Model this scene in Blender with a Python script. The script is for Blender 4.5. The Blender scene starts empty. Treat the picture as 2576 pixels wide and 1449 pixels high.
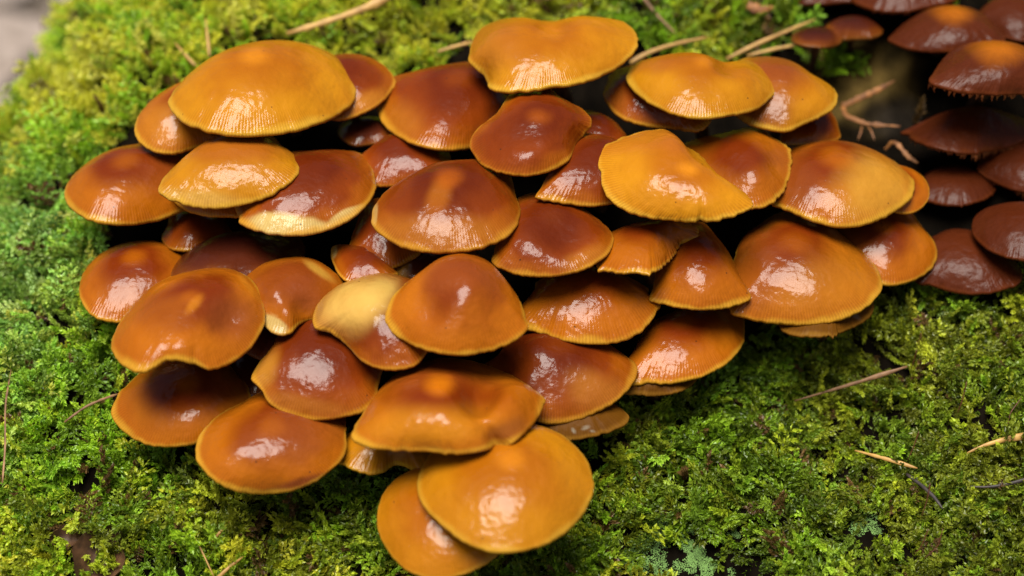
import bpy, math
import numpy as np
from mathutils import Vector

# ------------------------------------------------------------------ camera, world, sun, exposure
scene = bpy.context.scene
COL = scene.collection
PITCH = math.radians(32.0)          # camera looks down by this much
D0 = 0.55                           # metres from the lens to the middle of the cluster
UNIT = 0.28 / 2576.0                # one photo pixel (of 2576 across) in metres at that distance
XA = np.array([1.0, 0.0, 0.0])
UA = np.array([0.0, math.sin(PITCH), math.cos(PITCH)])     # picture-up
WA = np.array([0.0, -math.cos(PITCH), math.sin(PITCH)])    # towards the camera
TGT = np.array([0.0, 0.0, 0.32])
CAM = TGT + WA * D0

cam_d = bpy.data.cameras.new("camera")
cam = bpy.data.objects.new("camera", cam_d)
COL.objects.link(cam)
cam.location = CAM
cam.rotation_euler = (math.pi / 2 - PITCH, 0, 0)
cam_d.sensor_width = 36.0
cam_d.lens = 36.0 * D0 / 0.28
cam_d.clip_start = 0.01
cam_d.clip_end = 200.0
cam_d.dof.use_dof = True
cam_d.dof.focus_distance = D0 - 50 * UNIT
cam_d.dof.aperture_fstop = 6.5
scene.camera = cam

SUN_EL = math.radians(72.0)         # high, soft light coming down through an open canopy
SUN_AZ = math.radians(-22.0)        # 0 = from the camera's side, negative = a little from the left
sdir = np.array([math.cos(SUN_EL) * math.sin(SUN_AZ), -math.cos(SUN_EL) * math.cos(SUN_AZ), math.sin(SUN_EL)])
world = bpy.data.worlds.new("World")
scene.world = world
world.use_nodes = True
wn = world.node_tree.nodes
sky = wn.new("ShaderNodeTexSky")
sky.sky_type = 'NISHITA'
sky.sun_disc = False
sky.sun_elevation = SUN_EL
sky.sun_rotation = math.atan2(sdir[0], sdir[1])
sky.air_density = 1.0
sky.dust_density = 6.0
wn["Background"].inputs[1].default_value = 0.05
world.node_tree.links.new(sky.outputs[0], wn["Background"].inputs[0])
sun_d = bpy.data.lights.new("sun", 'SUN')
sun_d.energy = 4.2
sun_d.angle = math.radians(36.0)
sun_d.color = (1.0, 0.982, 0.91)
sun = bpy.data.objects.new("sun", sun_d)
COL.objects.link(sun)
sun.rotation_euler = Vector(tuple(sdir)).to_track_quat('Z', 'Y').to_euler()
sun.location = (0, 0, 2)

scene.view_settings.view_transform = 'Standard'
scene.view_settings.look = 'None'
scene.view_settings.gamma = 1.0
scene.view_settings.use_curve_mapping = False
scene.view_settings.exposure = 0.55
scene.cycles.use_denoising = True
scene.cycles.max_bounces = 6
scene.cycles.caustics_reflective = False
scene.cycles.caustics_refractive = False

# ------------------------------------------------------------------ helpers
rng = np.random.default_rng(7)


def unproject(px, py, w=0.0):
    """photo pixel (2576 wide) + offset towards the camera in pixel units -> world point"""
    px = np.asarray(px, float); py = np.asarray(py, float); w = np.asarray(w, float)
    d = D0 - w * UNIT
    k = d / D0 * UNIT
    return CAM - WA * d[..., None] + XA * ((px - 1288.0) * k)[..., None] + UA * ((724.5 - py) * k)[..., None]


def project(P):
    v = P - CAM
    d = -(v @ WA)
    k = d / D0 * UNIT
    return 1288.0 + (v @ XA) / k, 724.5 - (v @ UA) / k, (D0 - d) / UNIT


def vnoise(x, y, seed=0):
    """smooth value noise, -1..1"""
    x = np.asarray(x, float); y = np.asarray(y, float)
    xi = np.floor(x).astype(np.int64); yi = np.floor(y).astype(np.int64)
    fx = x - xi; fy = y - yi
    fx = fx * fx * (3 - 2 * fx); fy = fy * fy * (3 - 2 * fy)

    def h(a, b):
        n = (a * 374761393 + b * 668265263 + seed * 982451653) & 0xFFFFFFFF
        n = ((n ^ (n >> 13)) * 1274126177) & 0xFFFFFFFF
        return ((n ^ (n >> 16)) & 0xFFFF) / 32767.5 - 1.0
    return (h(xi, yi) * (1 - fx) + h(xi + 1, yi) * fx) * (1 - fy) + (h(xi, yi + 1) * (1 - fx) + h(xi + 1, yi + 1) * fx) * fy


def sstep(a, b, x):
    t = np.clip((x - a) / (b - a), 0, 1)
    return t * t * (3 - 2 * t)


def mesh_np(name, V, quads=None, tris=None, smooth=True):
    me = bpy.data.meshes.new(name)
    V = np.asarray(V, np.float32)
    q = np.zeros((0, 4), np.int32) if quads is None else np.asarray(quads, np.int32)
    t = np.zeros((0, 3), np.int32) if tris is None else np.asarray(tris, np.int32)
    me.vertices.add(len(V)); me.vertices.foreach_set("co", V.ravel())
    me.loops.add(q.size + t.size)
    me.loops.foreach_set("vertex_index", np.concatenate([q.ravel(), t.ravel()]).astype(np.int32))
    me.polygons.add(len(q) + len(t))
    st = np.concatenate([np.arange(len(q)) * 4, q.size + np.arange(len(t)) * 3]).astype(np.int32)
    me.polygons.foreach_set("loop_start", st)
    me.polygons.foreach_set("use_smooth", np.full(len(q) + len(t), smooth, bool))
    me.update(calc_edges=True)
    me.validate()
    return me


def vcol(me, name, C):
    a = me.color_attributes.new(name, 'FLOAT_COLOR', 'POINT')
    C = np.asarray(C, np.float32)
    a.data.foreach_set("color", np.concatenate([C, np.ones((len(C), 1), np.float32)], 1).ravel())


def link(name, me, mat, parent=None, loc=None):
    o = bpy.data.objects.new(name, me)
    COL.objects.link(o)
    if mat is not None and me is not None and not me.materials:
        me.materials.append(mat)
    if parent is not None:
        o.parent = parent
    if loc is not None:
        o.location = loc
    return o


def tag(o, label=None, cat=None, group=None, kind=None):
    if label: o["label"] = label
    if cat: o["category"] = cat
    if group: o["group"] = group
    if kind: o["kind"] = kind
    return o


def tube(P, R, n=8, flat=1.0, cap=True):
    """tapered tube along points P with radii R; flat < 1 squashes it"""
    P = np.asarray(P, float); R = np.asarray(R, float)
    T = np.gradient(P, axis=0); T /= np.linalg.norm(T, axis=1)[:, None] + 1e-12
    ref = WA if abs(T[0] @ WA) < 0.9 else XA
    V = []
    for i in range(len(P)):
        a = np.cross(T[i], ref); a /= np.linalg.norm(a) + 1e-12
        b = np.cross(a, T[i])
        for k in range(n):
            th = 2 * math.pi * k / n
            V.append(P[i] + R[i] * (math.cos(th) * a + math.sin(th) * flat * b))
    Q = []
    for i in range(len(P) - 1):
        for k in range(n):
            k2 = (k + 1) % n
            Q.append((i * n + k, i * n + k2, (i + 1) * n + k2, (i + 1) * n + k))
    Tt = []
    if cap:
        V.append(P[0]); V.append(P[-1])
        c0, c1 = len(V) - 2, len(V) - 1
        for k in range(n):
            k2 = (k + 1) % n
            Tt.append((c0, k2, k)); Tt.append((c1, (len(P) - 1) * n + k, (len(P) - 1) * n + k2))
    return np.array(V), Q, Tt


# ------------------------------------------------------------------ materials
def new_mat(name):
    m = bpy.data.materials.new(name)
    m.use_nodes = True
    nt = m.node_tree
    return m, nt, nt.nodes, nt.links, nt.nodes["Principled BSDF"]


def add(nodes, t, **kw):
    n = nodes.new(t)
    for k, v in kw.items():
        setattr(n, k, v)
    return n


def math_node(nodes, links, op, a, b=None, c=None):
    n = nodes.new("ShaderNodeMath"); n.operation = op
    for i, s in enumerate((a, b, c)):
        if s is None: continue
        if isinstance(s, (int, float)): n.inputs[i].default_value = s
        else: links.new(s, n.inputs[i])
    return n.outputs[0]


def mixcol(nodes, links, fac, a, b, mode='MIX'):
    n = nodes.new("ShaderNodeMix"); n.data_type = 'RGBA'; n.blend_type = mode
    for s, i in ((fac, 0), (a, 6), (b, 7)):
        if isinstance(s, (int, float)): n.inputs[i].default_value = s
        elif isinstance(s, tuple): n.inputs[i].default_value = (*s, 1) if len(s) == 3 else s
        else: links.new(s, n.inputs[i])
    return n.outputs[2]


def ramp(nodes, links, fac, stops):
    n = nodes.new("ShaderNodeValToRGB")
    while len(n.color_ramp.elements) < len(stops):
        n.color_ramp.elements.new(0.5)
    for e, (p, c) in zip(n.color_ramp.elements, stops):
        e.position = p; e.color = (*c, 1) if len(c) == 3 else c
    links.new(fac, n.inputs[0])
    return n.outputs[0]


def cap_material(name, coat, rough, coat_rough, stri, bump, fibril=0.0):
    m, nt, N, L, bs = new_mat(name)
    col = add(N, "ShaderNodeAttribute", attribute_name="col")
    uv = add(N, "ShaderNodeUVMap", uv_map="uv")
    sep = add(N, "ShaderNodeSeparateXYZ"); L.new(uv.outputs[0], sep.inputs[0])
    u, r = sep.outputs[0], sep.outputs[1]
    tc = add(N, "ShaderNodeTexCoord")

    def noise(scale, detail=3.0, rough_=0.55):
        n = add(N, "ShaderNodeTexNoise"); n.inputs["Scale"].default_value = scale
        n.inputs["Detail"].default_value = detail; n.inputs["Roughness"].default_value = rough_
        L.new(tc.outputs["Object"], n.inputs["Vector"])
        return n.outputs["Fac"]
    n_big = noise(90, 3); n_mid = noise(420, 4); n_fine = noise(1500, 3); n_patch = noise(170, 2)
    # radial striation towards the margin
    du = math_node(N, L, 'MULTIPLY_ADD', n_mid, 0.9, u)
    sn = math_node(N, L, 'SINE', math_node(N, L, 'MULTIPLY', du, 2 * math.pi))
    mr = add(N, "ShaderNodeMapRange", interpolation_type='SMOOTHSTEP')
    mr.inputs[1].default_value = 0.70; mr.inputs[2].default_value = 0.99
    L.new(r, mr.inputs[0])
    smask = math_node(N, L, 'MULTIPLY', mr.outputs[0], math_node(N, L, 'MULTIPLY_ADD', n_patch, 1.1, 0.25))
    s01 = math_node(N, L, 'MULTIPLY_ADD', sn, 0.5, 0.5)
    # colour: soft blotches, streaks, stripes and specks
    c1 = mixcol(N, L, math_node(N, L, 'MULTIPLY', ramp(N, L, n_big, [(0.42, (0, 0, 0)), (0.68, (1, 1, 1))]), 0.35), col.outputs["Color"],
                mixcol(N, L, 1.0, col.outputs["Color"], (0.75, 0.6, 0.5), 'MULTIPLY'))
    c2 = mixcol(N, L, math_node(N, L, 'MULTIPLY', math_node(N, L, 'MULTIPLY', s01, smask), 0.34 * stri), c1,
                mixcol(N, L, 1.0, c1, (0.42, 0.27, 0.2), 'MULTIPLY'))
    if fibril > 0:
        fx = add(N, "ShaderNodeCombineXYZ")
        L.new(math_node(N, L, 'MULTIPLY', u, 0.8), fx.inputs[0]); L.new(math_node(N, L, 'MULTIPLY', r, 5.0), fx.inputs[1])
        fn = add(N, "ShaderNodeTexNoise"); fn.inputs["Scale"].default_value = 1.0; fn.inputs["Detail"].default_value = 4
        L.new(fx.outputs[0], fn.inputs["Vector"])
        c2 = mixcol(N, L, math_node(N, L, 'MULTIPLY', fn.outputs["Fac"], fibril), c2, mixcol(N, L, 1.0, c2, (0.5, 0.42, 0.4), 'MULTIPLY'))
    vor = add(N, "ShaderNodeTexVoronoi"); vor.inputs["Scale"].default_value = 520
    L.new(tc.outputs["Object"], vor.inputs["Vector"])
    dot = math_node(N, L, 'LESS_THAN', vor.outputs["Distance"], 0.13)
    vsep = add(N, "ShaderNodeSeparateColor"); L.new(vor.outputs["Color"], vsep.inputs[0])
    dot_d = math_node(N, L, 'MULTIPLY', dot, math_node(N, L, 'GREATER_THAN', vsep.outputs[0], 0.982))
    dot_l = math_node(N, L, 'MULTIPLY', dot, math_node(N, L, 'LESS_THAN', vsep.outputs[0], 0.06))
    c3 = mixcol(N, L, math_node(N, L, 'MULTIPLY', dot_d, 0.8), c2, (0.03, 0.012, 0.006))
    L.new(c3, bs.inputs["Base Color"])
    # relief
    h = math_node(N, L, 'MULTIPLY', n_big, 3.0)
    h = math_node(N, L, 'MULTIPLY_ADD', n_mid, 0.5, h)
    h = math_node(N, L, 'MULTIPLY_ADD', math_node(N, L, 'MULTIPLY', n_fine, math_node(N, L, 'MULTIPLY_ADD', n_patch, 0.9, -0.3)), 0.4, h)
    h = math_node(N, L, 'MULTIPLY_ADD', math_node(N, L, 'MULTIPLY', sn, smask), -0.07 * stri, h)
    h = math_node(N, L, 'MULTIPLY_ADD', dot_l, 0.3, h)
    bp = add(N, "ShaderNodeBump"); bp.inputs["Strength"].default_value = bump; bp.inputs["Distance"].default_value = 0.0009
    L.new(h, bp.inputs["Height"])
    L.new(bp.outputs[0], bs.inputs["Normal"]); L.new(bp.outputs[0], bs.inputs["Coat Normal"])
    rr = math_node(N, L, 'MULTIPLY_ADD', n_patch, 0.25, rough - 0.12)
    L.new(rr, bs.inputs["Roughness"])
    bs.inputs["Coat Weight"].default_value = coat
    L.new(math_node(N, L, 'MULTIPLY_ADD', n_patch, 0.2, coat_rough - 0.1), bs.inputs["Coat Roughness"])
    bs.inputs["Coat IOR"].default_value = 1.4
    bs.inputs["Specular IOR Level"].default_value = 0.03
    bs.inputs["Subsurface Weight"].default_value = 0.0
    bs.inputs["Subsurface Radius"].default_value = (1.0, 0.35, 0.1)
    bs.inputs["Subsurface Scale"].default_value = 0.004
    return m


M_CAP = cap_material("cap_skin_wet", 0.52, 0.42, 0.12, 1.0, 0.45)
M_CAP_OLD = cap_material("cap_skin_old", 0.28, 0.5, 0.26, 0.5, 0.6, fibril=0.8)

M_CAP_DULL = cap_material("cap_skin_dull", 0.04, 0.65, 0.3, 0.6, 0.4)


def simple_mat(name, c1, c2, scale, rough=0.6, bump=0.4, dist=0.0006, spec=0.4, stretch=None, coat=0.0):
    m, nt, N, L, bs = new_mat(name)
    tc = add(N, "ShaderNodeTexCoord")
    n = add(N, "ShaderNodeTexNoise"); n.inputs["Scale"].default_value = scale; n.inputs["Detail"].default_value = 5
    if stretch:
        mp = add(N, "ShaderNodeMapping"); mp.inputs["Scale"].default_value = stretch
        L.new(tc.outputs["Object"], mp.inputs[0]); L.new(mp.outputs[0], n.inputs["Vector"])
    else:
        L.new(tc.outputs["Object"], n.inputs["Vector"])
    L.new(ramp(N, L, n.outputs["Fac"], [(0.3, c1), (0.7, c2)]), bs.inputs["Base Color"])
    bp = add(N, "ShaderNodeBump"); bp.inputs["Strength"].default_value = bump; bp.inputs["Distance"].default_value = dist
    L.new(n.outputs["Fac"], bp.inputs["Height"]); L.new(bp.outputs[0], bs.inputs["Normal"])
    bs.inputs["Roughness"].default_value = rough
    bs.inputs["Specular IOR Level"].default_value = spec
    bs.inputs["Coat Weight"].default_value = coat
    return m


M_GILL = simple_mat("gill_rust", (0.12, 0.05, 0.02), (0.22, 0.10, 0.035), 600, 0.7)
M_STEM = simple_mat("stem_brown", (0.035, 0.014, 0.007), (0.14, 0.06, 0.025), 500, 0.6, stretch=(1, 1, 0.35))
M_FRINGE = simple_mat("veil_fringe_rust", (0.16, 0.045, 0.012), (0.30, 0.09, 0.02), 900, 0.6)
def wood_material():
    m, nt, N, L, bs = new_mat("rotten_wood")
    col = add(N, "ShaderNodeAttribute", attribute_name="col")
    tc = add(N, "ShaderNodeTexCoord")
    mp = add(N, "ShaderNodeMapping"); mp.inputs["Scale"].default_value = (1, 0.3, 1)
    n = add(N, "ShaderNodeTexNoise"); n.inputs["Scale"].default_value = 140; n.inputs["Detail"].default_value = 6
    L.new(tc.outputs["Object"], mp.inputs[0]); L.new(mp.outputs[0], n.inputs["Vector"])
    L.new(mixcol(N, L, 1.0, col.outputs["Color"], ramp(N, L, n.outputs["Fac"], [(0.3, (0.35, 0.35, 0.35)), (0.7, (1.4, 1.35, 1.3))]), 'MULTIPLY'), bs.inputs["Base Color"])
    bp = add(N, "ShaderNodeBump"); bp.inputs["Strength"].default_value = 0.8; bp.inputs["Distance"].default_value = 0.002
    L.new(n.outputs["Fac"], bp.inputs["Height"]); L.new(bp.outputs[0], bs.inputs["Normal"])
    bs.inputs["Roughness"].default_value = 0.85
    bs.inputs["Specular IOR Level"].default_value = 0.02
    return m


M_WOOD = wood_material()
M_STRAW = simple_mat("dry_straw", (0.26, 0.13, 0.03), (0.50, 0.29, 0.08), 260, 0.5, stretch=(1, 1, 1))
M_TWIG = simple_mat("brown_twig", (0.10, 0.045, 0.02), (0.30, 0.16, 0.07), 320, 0.6)
M_DARKTWIG = simple_mat("dark_twig", (0.012, 0.010, 0.010), (0.05, 0.035, 0.03), 300, 0.55)
M_SHRED = simple_mat("bark_shred", (0.09, 0.03, 0.008), (0.32, 0.125, 0.03), 420, 0.6)
M_LEAF = simple_mat("dead_leaf", (0.025, 0.011, 0.006), (0.11, 0.05, 0.022), 320, 0.55)
M_SETA = simple_mat("moss_seta", (0.05, 0.012, 0.008), (0.10, 0.03, 0.012), 400, 0.4)
M_FLOOR = simple_mat("forest_litter", (0.08, 0.06, 0.04), (0.22, 0.175, 0.14), 22, 0.9, 0.6, 0.01)
M_LITTER = simple_mat("pale_leaf_litter", (0.16, 0.12, 0.09), (0.36, 0.29, 0.25), 60, 0.7)
# ------------------------------------------------------------------ the log: a slope facing the camera with a rounded left flank
SL = math.radians(60.0)                                   # angle between the slope and the line of sight
BA = UA * math.sin(SL) - WA * math.cos(SL)                # up the slope, away from the camera
NA = WA * math.sin(SL) + UA * math.cos(SL)                # out of the slope
S0 = TGT - WA * 290 * UNIT
AX = math.radians(22.5)                                   # the trunk runs away and to the right
SA = XA * math.cos(AX) - BA * math.sin(AX)
TA = XA * math.sin(AX) + BA * math.cos(AX)
FL0, FLR = -920.0, 900.0
FR0, FRR = 2300.0, 900.0
FB0, FBR = -1350.0, 800.0


def arc(x, x0, R, sign):
    ph = np.clip(sign * (x - x0) / R, 0, None)
    pc = np.minimum(ph, math.radians(88))
    ext = (ph - pc) * R
    pos = np.where(ph > 0, x0 + sign * R * np.sin(pc), x)
    return pos, np.where(ph > 0, -R * (1 - np.cos(pc)) - ext, 0.0)


def mound(s, t):
    return (26 * vnoise(s / 330, t / 330, 3) + 15 * vnoise(s / 140 + 7, t / 140, 5)
            + 8 * vnoise(s / 60, t / 60 + 3, 9))


def surf(s, t, disp=True, lift=0.0):
    """log surface in trunk coordinates (pixel units) -> world"""
    s = np.asarray(s, float); t = np.asarray(t, float)
    p1, h1 = arc(s, FL0, FLR, -1.0)
    p2, h2 = arc(p1, FR0, FRR, 1.0)
    t2, h3 = arc(t, FB0, FBR, -1.0)
    # a rounded shoulder under the cluster, a sag where the bare wood shows
    h = h1 + h2 + h3
    h = h - 45 * np.exp(-((s - 300) / 700) ** 2 - ((t + 600) / 420) ** 2)
    h = h - 120 * np.exp(-((s - 480) / 330) ** 2 - ((t - 820) / 330) ** 2)
    h = h - 120 * np.exp(-((s - 700) / 430) ** 2 - ((t - 0) / 300) ** 2)
    if disp:
        h = h + mound(s, t)
    return S0 + (SA * p2[..., None] + TA * t2[..., None] + NA * (h + lift)[..., None]) * UNIT


def surf_normal(s, t):
    e = 6.0
    a = surf(s + e, t) - surf(s - e, t)
    b = surf(s, t + e) - surf(s, t - e)
    n = np.cross(a, b)
    return n / (np.linalg.norm(n, axis=-1)[..., None] + 1e-12)


gs, gt = np.meshgrid(np.concatenate([np.linspace(-5200, -2300, 22), np.linspace(-2270, 3300, 320), np.linspace(3400, 6500, 20)]),
                     np.concatenate([np.linspace(-5600, -2300, 22), np.linspace(-2270, 2700, 290)]), indexing='ij')
GP = surf(gs, gt)
gx, gy, gw = project(GP.reshape(-1, 3))
gsf, gtf = gs.ravel(), gt.ravel()


def px_to_st(px, py):
    """photo pixel -> trunk coordinates of the log point seen there"""
    d = (gx - px) ** 2 + (gy - py) ** 2
    near = np.argsort(d)[:12]
    i = near[np.argmax(gw[near] - 0.5 * np.sqrt(d[near]))]
    s, t = float(gsf[i]), float(gtf[i])
    for _ in range(6):
        q = surf(np.array([s, s + 3, s]), np.array([t, t, t + 3]), disp=True)
        x, y, _w = project(q)
        J = np.array([[x[1] - x[0], x[2] - x[0]], [y[1] - y[0], y[2] - y[0]]]) / 3
        if abs(np.linalg.det(J)) < 1e-3: break
        st = np.linalg.solve(J, np.array([px - x[0], py - y[0]]))
        st = np.clip(st, -40, 40)
        s += st[0]; t += st[1]
    return s, t


ns, ntt = gs.shape
ii = np.arange(ns * ntt).reshape(ns, ntt)
quads = np.stack([ii[:-1, :-1], ii[1:, :-1], ii[1:, 1:], ii[:-1, 1:]], -1).reshape(-1, 4)
log_loc = surf(np.array([200.0]), np.array([0.0]))[0]
log_me = mesh_np("mossy_log", GP.reshape(-1, 3) - log_loc, quads)
wcol = np.tile(np.array([[0.0045, 0.0032, 0.002]]), (len(gsf), 1))  # rotten wood taken near black to paint in the shade of the gaps
for (bx, by, br, cc_, st_) in ((2160, 220, 160, (0.070, 0.046, 0.013), 1.0), (2240, 290, 80, (0.014, 0.011, 0.008), 0.9)):
    s_, t_ = px_to_st(bx, by)
    d_ = np.hypot(gsf - s_, gtf - t_) / br + 0.3 * vnoise(gsf / 50, gtf / 50, 17)
    wcol = wcol + (np.array(cc_) - wcol) * (st_ * (1 - sstep(0.5, 1.2, d_)))[:, None]
vcol(log_me, "col", wcol)
log_obj = tag(link("mossy_log", log_me, M_WOOD, loc=log_loc), "dark rotten log covered in green moss under the mushroom cluster", "log")

gsz = 60
fx_, fy_ = np.meshgrid(np.concatenate([[-40, -10], np.linspace(-2.5, 2.5, gsz), [10, 40]]), np.concatenate([[-40, -10], np.linspace(-2.5, 2.5, gsz), [10, 40]]), indexing='ij')
fz_ = 0.03 * vnoise(fx_ * 3, fy_ * 3, 21) * (np.abs(fx_) < 3) * (np.abs(fy_) < 3)
fi = np.arange(fx_.size).reshape(fx_.shape)
fq = np.stack([fi[:-1, :-1], fi[1:, :-1], fi[1:, 1:], fi[:-1, 1:]], -1).reshape(-1, 4)
tag(link("forest_floor", mesh_np("forest_floor", np.stack([fx_, fy_, fz_], -1).reshape(-1, 3), fq), M_FLOOR), kind="structure")
# ------------------------------------------------------------------ mushrooms
# palette: centre zone, outer zone, umbo, margin (albedo, some with shade painted in)
PAL = {
    'L': ((0.37, 0.110, 0.003), (0.52, 0.205, 0.006), (0.58, 0.20, 0.008), (0.66, 0.38, 0.035)),  # centre deepened partly to paint in shade on the upper half
    'M': ((0.170, 0.024, 0.002), (0.42, 0.115, 0.004), (0.54, 0.15, 0.004), (0.66, 0.36, 0.03)),  # dark centre is part pigment, part painted shade
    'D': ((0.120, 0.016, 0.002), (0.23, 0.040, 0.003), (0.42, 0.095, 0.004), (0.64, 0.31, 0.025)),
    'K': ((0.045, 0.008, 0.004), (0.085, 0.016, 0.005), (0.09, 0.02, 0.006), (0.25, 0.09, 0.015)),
    'O': ((0.08, 0.026, 0.003), (0.115, 0.042, 0.003), (0.1, 0.05, 0.01), (0.24, 0.11, 0.012)),  # olive-brown darkened to stand in for shade from the caps above
    'B': ((0.100, 0.020, 0.005), (0.105, 0.022, 0.006), (0.52, 0.15, 0.006), (0.17, 0.04, 0.008)),  # old brown skin, kept dark to stand in for dim light
}
PALE = (0.58, 0.40, 0.13)      # bare flesh where the skin has peeled
STRAWC = (0.60, 0.36, 0.075)
DARKC = (0.11, 0.022, 0.008)  # dark cap sides, part of the tone being painted shade
ORNG = (0.62, 0.22, 0.010)
SPECS = []


def cap_spec(key, pal, label, poly, **kw):
    SPECS.append(dict(key=key, pal=pal, label=label, poly=np.array(poly, float).reshape(-1, 2), **kw))


# listed from the lowest tier up: a later cap lies over an earlier one wherever they overlap
G1 = "old brown mushrooms by the bare wood"
cap_spec('R1', 'B', "old brown mushroom cut by the frame, above the pair of small blackish caps",
    [1955,-40, 1980,-75, 2050,-90, 2110,-75, 2140,-35, 2130,0, 2100,18, 2040,20, 1985,12], wb=-150, umbo=0.0, group=G1)
cap_spec('R2', 'B', "old brown mushroom with two pale glints, beside the orange-spotted old cap",
    [2130,-20, 2160,-75, 2250,-95, 2340,-80, 2385,-35, 2372,5, 2320,28, 2250,42, 2190,38, 2145,15], wb=-150, umbo=0.0, fringe=0.5, group=G1)
cap_spec('R11', 'K', "small blackish mushroom tucked under the old cap with two pale glints",
    [2090,75, 2110,45, 2160,38, 2210,50, 2220,80, 2190,98, 2140,102, 2105,95], wb=-262, umbo=0.0, group=G1)
cap_spec('R12', 'K', "small blackish mushroom behind two crossing straws",
    [1990,100, 2010,72, 2060,65, 2110,78, 2115,105, 2080,122, 2030,124, 2000,116], wb=-262, umbo=0.0, group=G1)
cap_spec('R10', 'B', "plain dark old mushroom pressed behind two orange-spotted old caps",
    [2470,50, 2490,5, 2550,-25, 2625,-10, 2650,50, 2620,105, 2560,112, 2500,95], wb=-230, umbo=0.0, group=G1)
cap_spec('R9', 'B', "lowest old brown mushroom, smooth dome just above the moss",
    [2310,690, 2340,625, 2385,582, 2440,572, 2500,605, 2550,655, 2548,705, 2475,733, 2400,735, 2340,720], wb=-110, umbo=0.0, group=G1)
cap_spec('R8', 'B', "old brown mushroom resting over the lowest smooth old dome",
    [2452,590, 2470,540, 2530,510, 2620,508, 2690,550, 2690,610, 2640,655, 2560,657, 2485,635], wb=-110, umbo=0.0, fringe=0.35, group=G1)
cap_spec('R7', 'B', "dull purplish brown mushroom in shade next to the small orange cap",
    [2305,485, 2330,440, 2380,415, 2440,420, 2490,455, 2485,490, 2420,514, 2350,516], wb=-260, umbo=0.0, group=G1)
cap_spec('R6', 'B', "old brown ragged-edged mushroom below a wide frilly one",
    [2455,425, 2480,385, 2540,350, 2640,345, 2700,400, 2680,455, 2620,490, 2540,482, 2480,452], wb=-240, umbo=0.0, fringe=1.0, group=G1)
cap_spec('R5', 'B', "wide flat old brown mushroom with a frilly torn edge",
    [2283,345, 2305,308, 2360,285, 2450,275, 2560,285, 2610,320, 2560,360, 2470,382, 2400,392, 2335,382, 2298,365], wb=-270, umbo=0.0, fringe=1.0, group=G1)
cap_spec('R3', 'B', "old brown mushroom with an orange spot, behind the toothed one",
    [2228,100, 2252,75, 2300,40, 2360,10, 2430,6, 2490,40, 2508,80, 2480,118, 2420,136, 2350,142, 2280,136, 2243,120], wb=-330, umbo=1.0, us=0.36, umbo_px=(2385,38), fringe=0.3, group=G1)
cap_spec('R4', 'B', "old brown mushroom with an orange spot and teeth hanging from its edge",
    [2315,215, 2340,180, 2400,125, 2460,95, 2530,90, 2610,125, 2650,185, 2620,232, 2530,245, 2430,247, 2355,236], wb=-300, umbo=1.0, us=0.36, umbo_px=(2500,128), fringe=1.2, group=G1)

cap_spec('c30', 'D', "small reddish cap peeking out beside the bare wood",
    [1960,330, 2000,292, 2060,278, 2102,290, 2109,318, 2090,345, 2030,366, 1978,356], wb=-60)
cap_spec('c33', 'M', "orange-brown mushroom below the small orange cap, over the dark moss edge",
    [2105,590, 2150,552, 2220,535, 2280,535, 2322,560, 2350,600, 2356,640, 2335,675, 2280,705, 2210,716, 2155,690, 2115,640],
    patches=[(2150,600,80,55,0,DARKC,0.6)], wb=-80)  # darker side, partly shadow painted into the colour
cap_spec('c32', 'M', "small orange cap wedged behind a large ochre cap near the old brown ones",
    [2215,485, 2240,430, 2285,415, 2325,443, 2336,480, 2320,515, 2280,537, 2235,530], wb=-60, umbo=0.0)
cap_spec('c35', 'O', "dull olive-brown cap with a whitish smear beneath the big smooth amber cap",
    [1953,820, 1985,785, 2050,760, 2140,735, 2195,728, 2204,758, 2182,795, 2120,825, 2050,841, 1990,841, 1962,832],
    patches=[(2135,788,20,7,35,(0.26,0.2,0.15),0.5)], umbo=0.0)
cap_spec('c44', 'O', "thin olive-brown cap showing only its edge above the dark moss",
    [1568,975, 1600,942, 1680,925, 1750,935, 1754,952, 1720,975, 1650,988, 1600,986], umbo=0.0)
cap_spec('c45', 'O', "dull grey-olive cap with white scuffs above the moss",
    [1330,1060, 1380,1025, 1460,1008, 1540,1010, 1577,1038, 1570,1062, 1520,1080, 1440,1096, 1375,1088],
    patches=[(1440,1077,7,4,60,(0.3,0.27,0.2),0.6), (1470,1070,10,4,-20,(0.3,0.27,0.2),0.5), (1487,1078,6,3,10,(0.3,0.27,0.2),0.5)], umbo=0.0)
cap_spec('c47', 'L', "lowest mushroom of the cluster, half hidden under a round ochre cap",
    [948,1305, 955,1260, 985,1215, 1035,1188, 1100,1195, 1180,1250, 1245,1320, 1262,1363, 1240,1392, 1180,1424, 1110,1438, 1040,1426, 990,1392, 957,1345],
    tint=(0.95, 0.86, 0.8))
cap_spec('c48', 'L', "small ochre cap with an S-shaped edge between two brown caps over the moss",
    [862,1140, 868,1110, 900,1080, 960,1075, 1040,1090, 1112,1110, 1105,1155, 1060,1170, 1015,1160, 988,1162, 968,1175, 930,1179, 885,1165],
    patches=[(1010,1125,60,30,0,(0.20,0.07,0.012),0.75)], umbo=0.0)
cap_spec('c46', 'L', "big round ochre cap with a blurry orange spot, lying over the lowest cap",
    [1048,1222, 1058,1180, 1095,1130, 1160,1092, 1240,1075, 1330,1073, 1410,1096, 1465,1140, 1490,1195, 1487,1245, 1450,1300, 1400,1335, 1330,1357, 1250,1364, 1180,1346, 1120,1311, 1066,1265],
    keep=True, umbo=1.15, umbo_px=(1285,1150), us=0.17, tint=(0.97, 0.93, 0.9))
cap_spec('c43', 'M', "amber cap with striped pale edge, above the thin olive cap",
    [1568,922, 1588,880, 1630,822, 1690,786, 1770,778, 1850,792, 1879,825, 1865,870, 1820,910, 1750,940, 1680,955, 1620,956, 1585,946],
    umbo=0.2)
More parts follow.
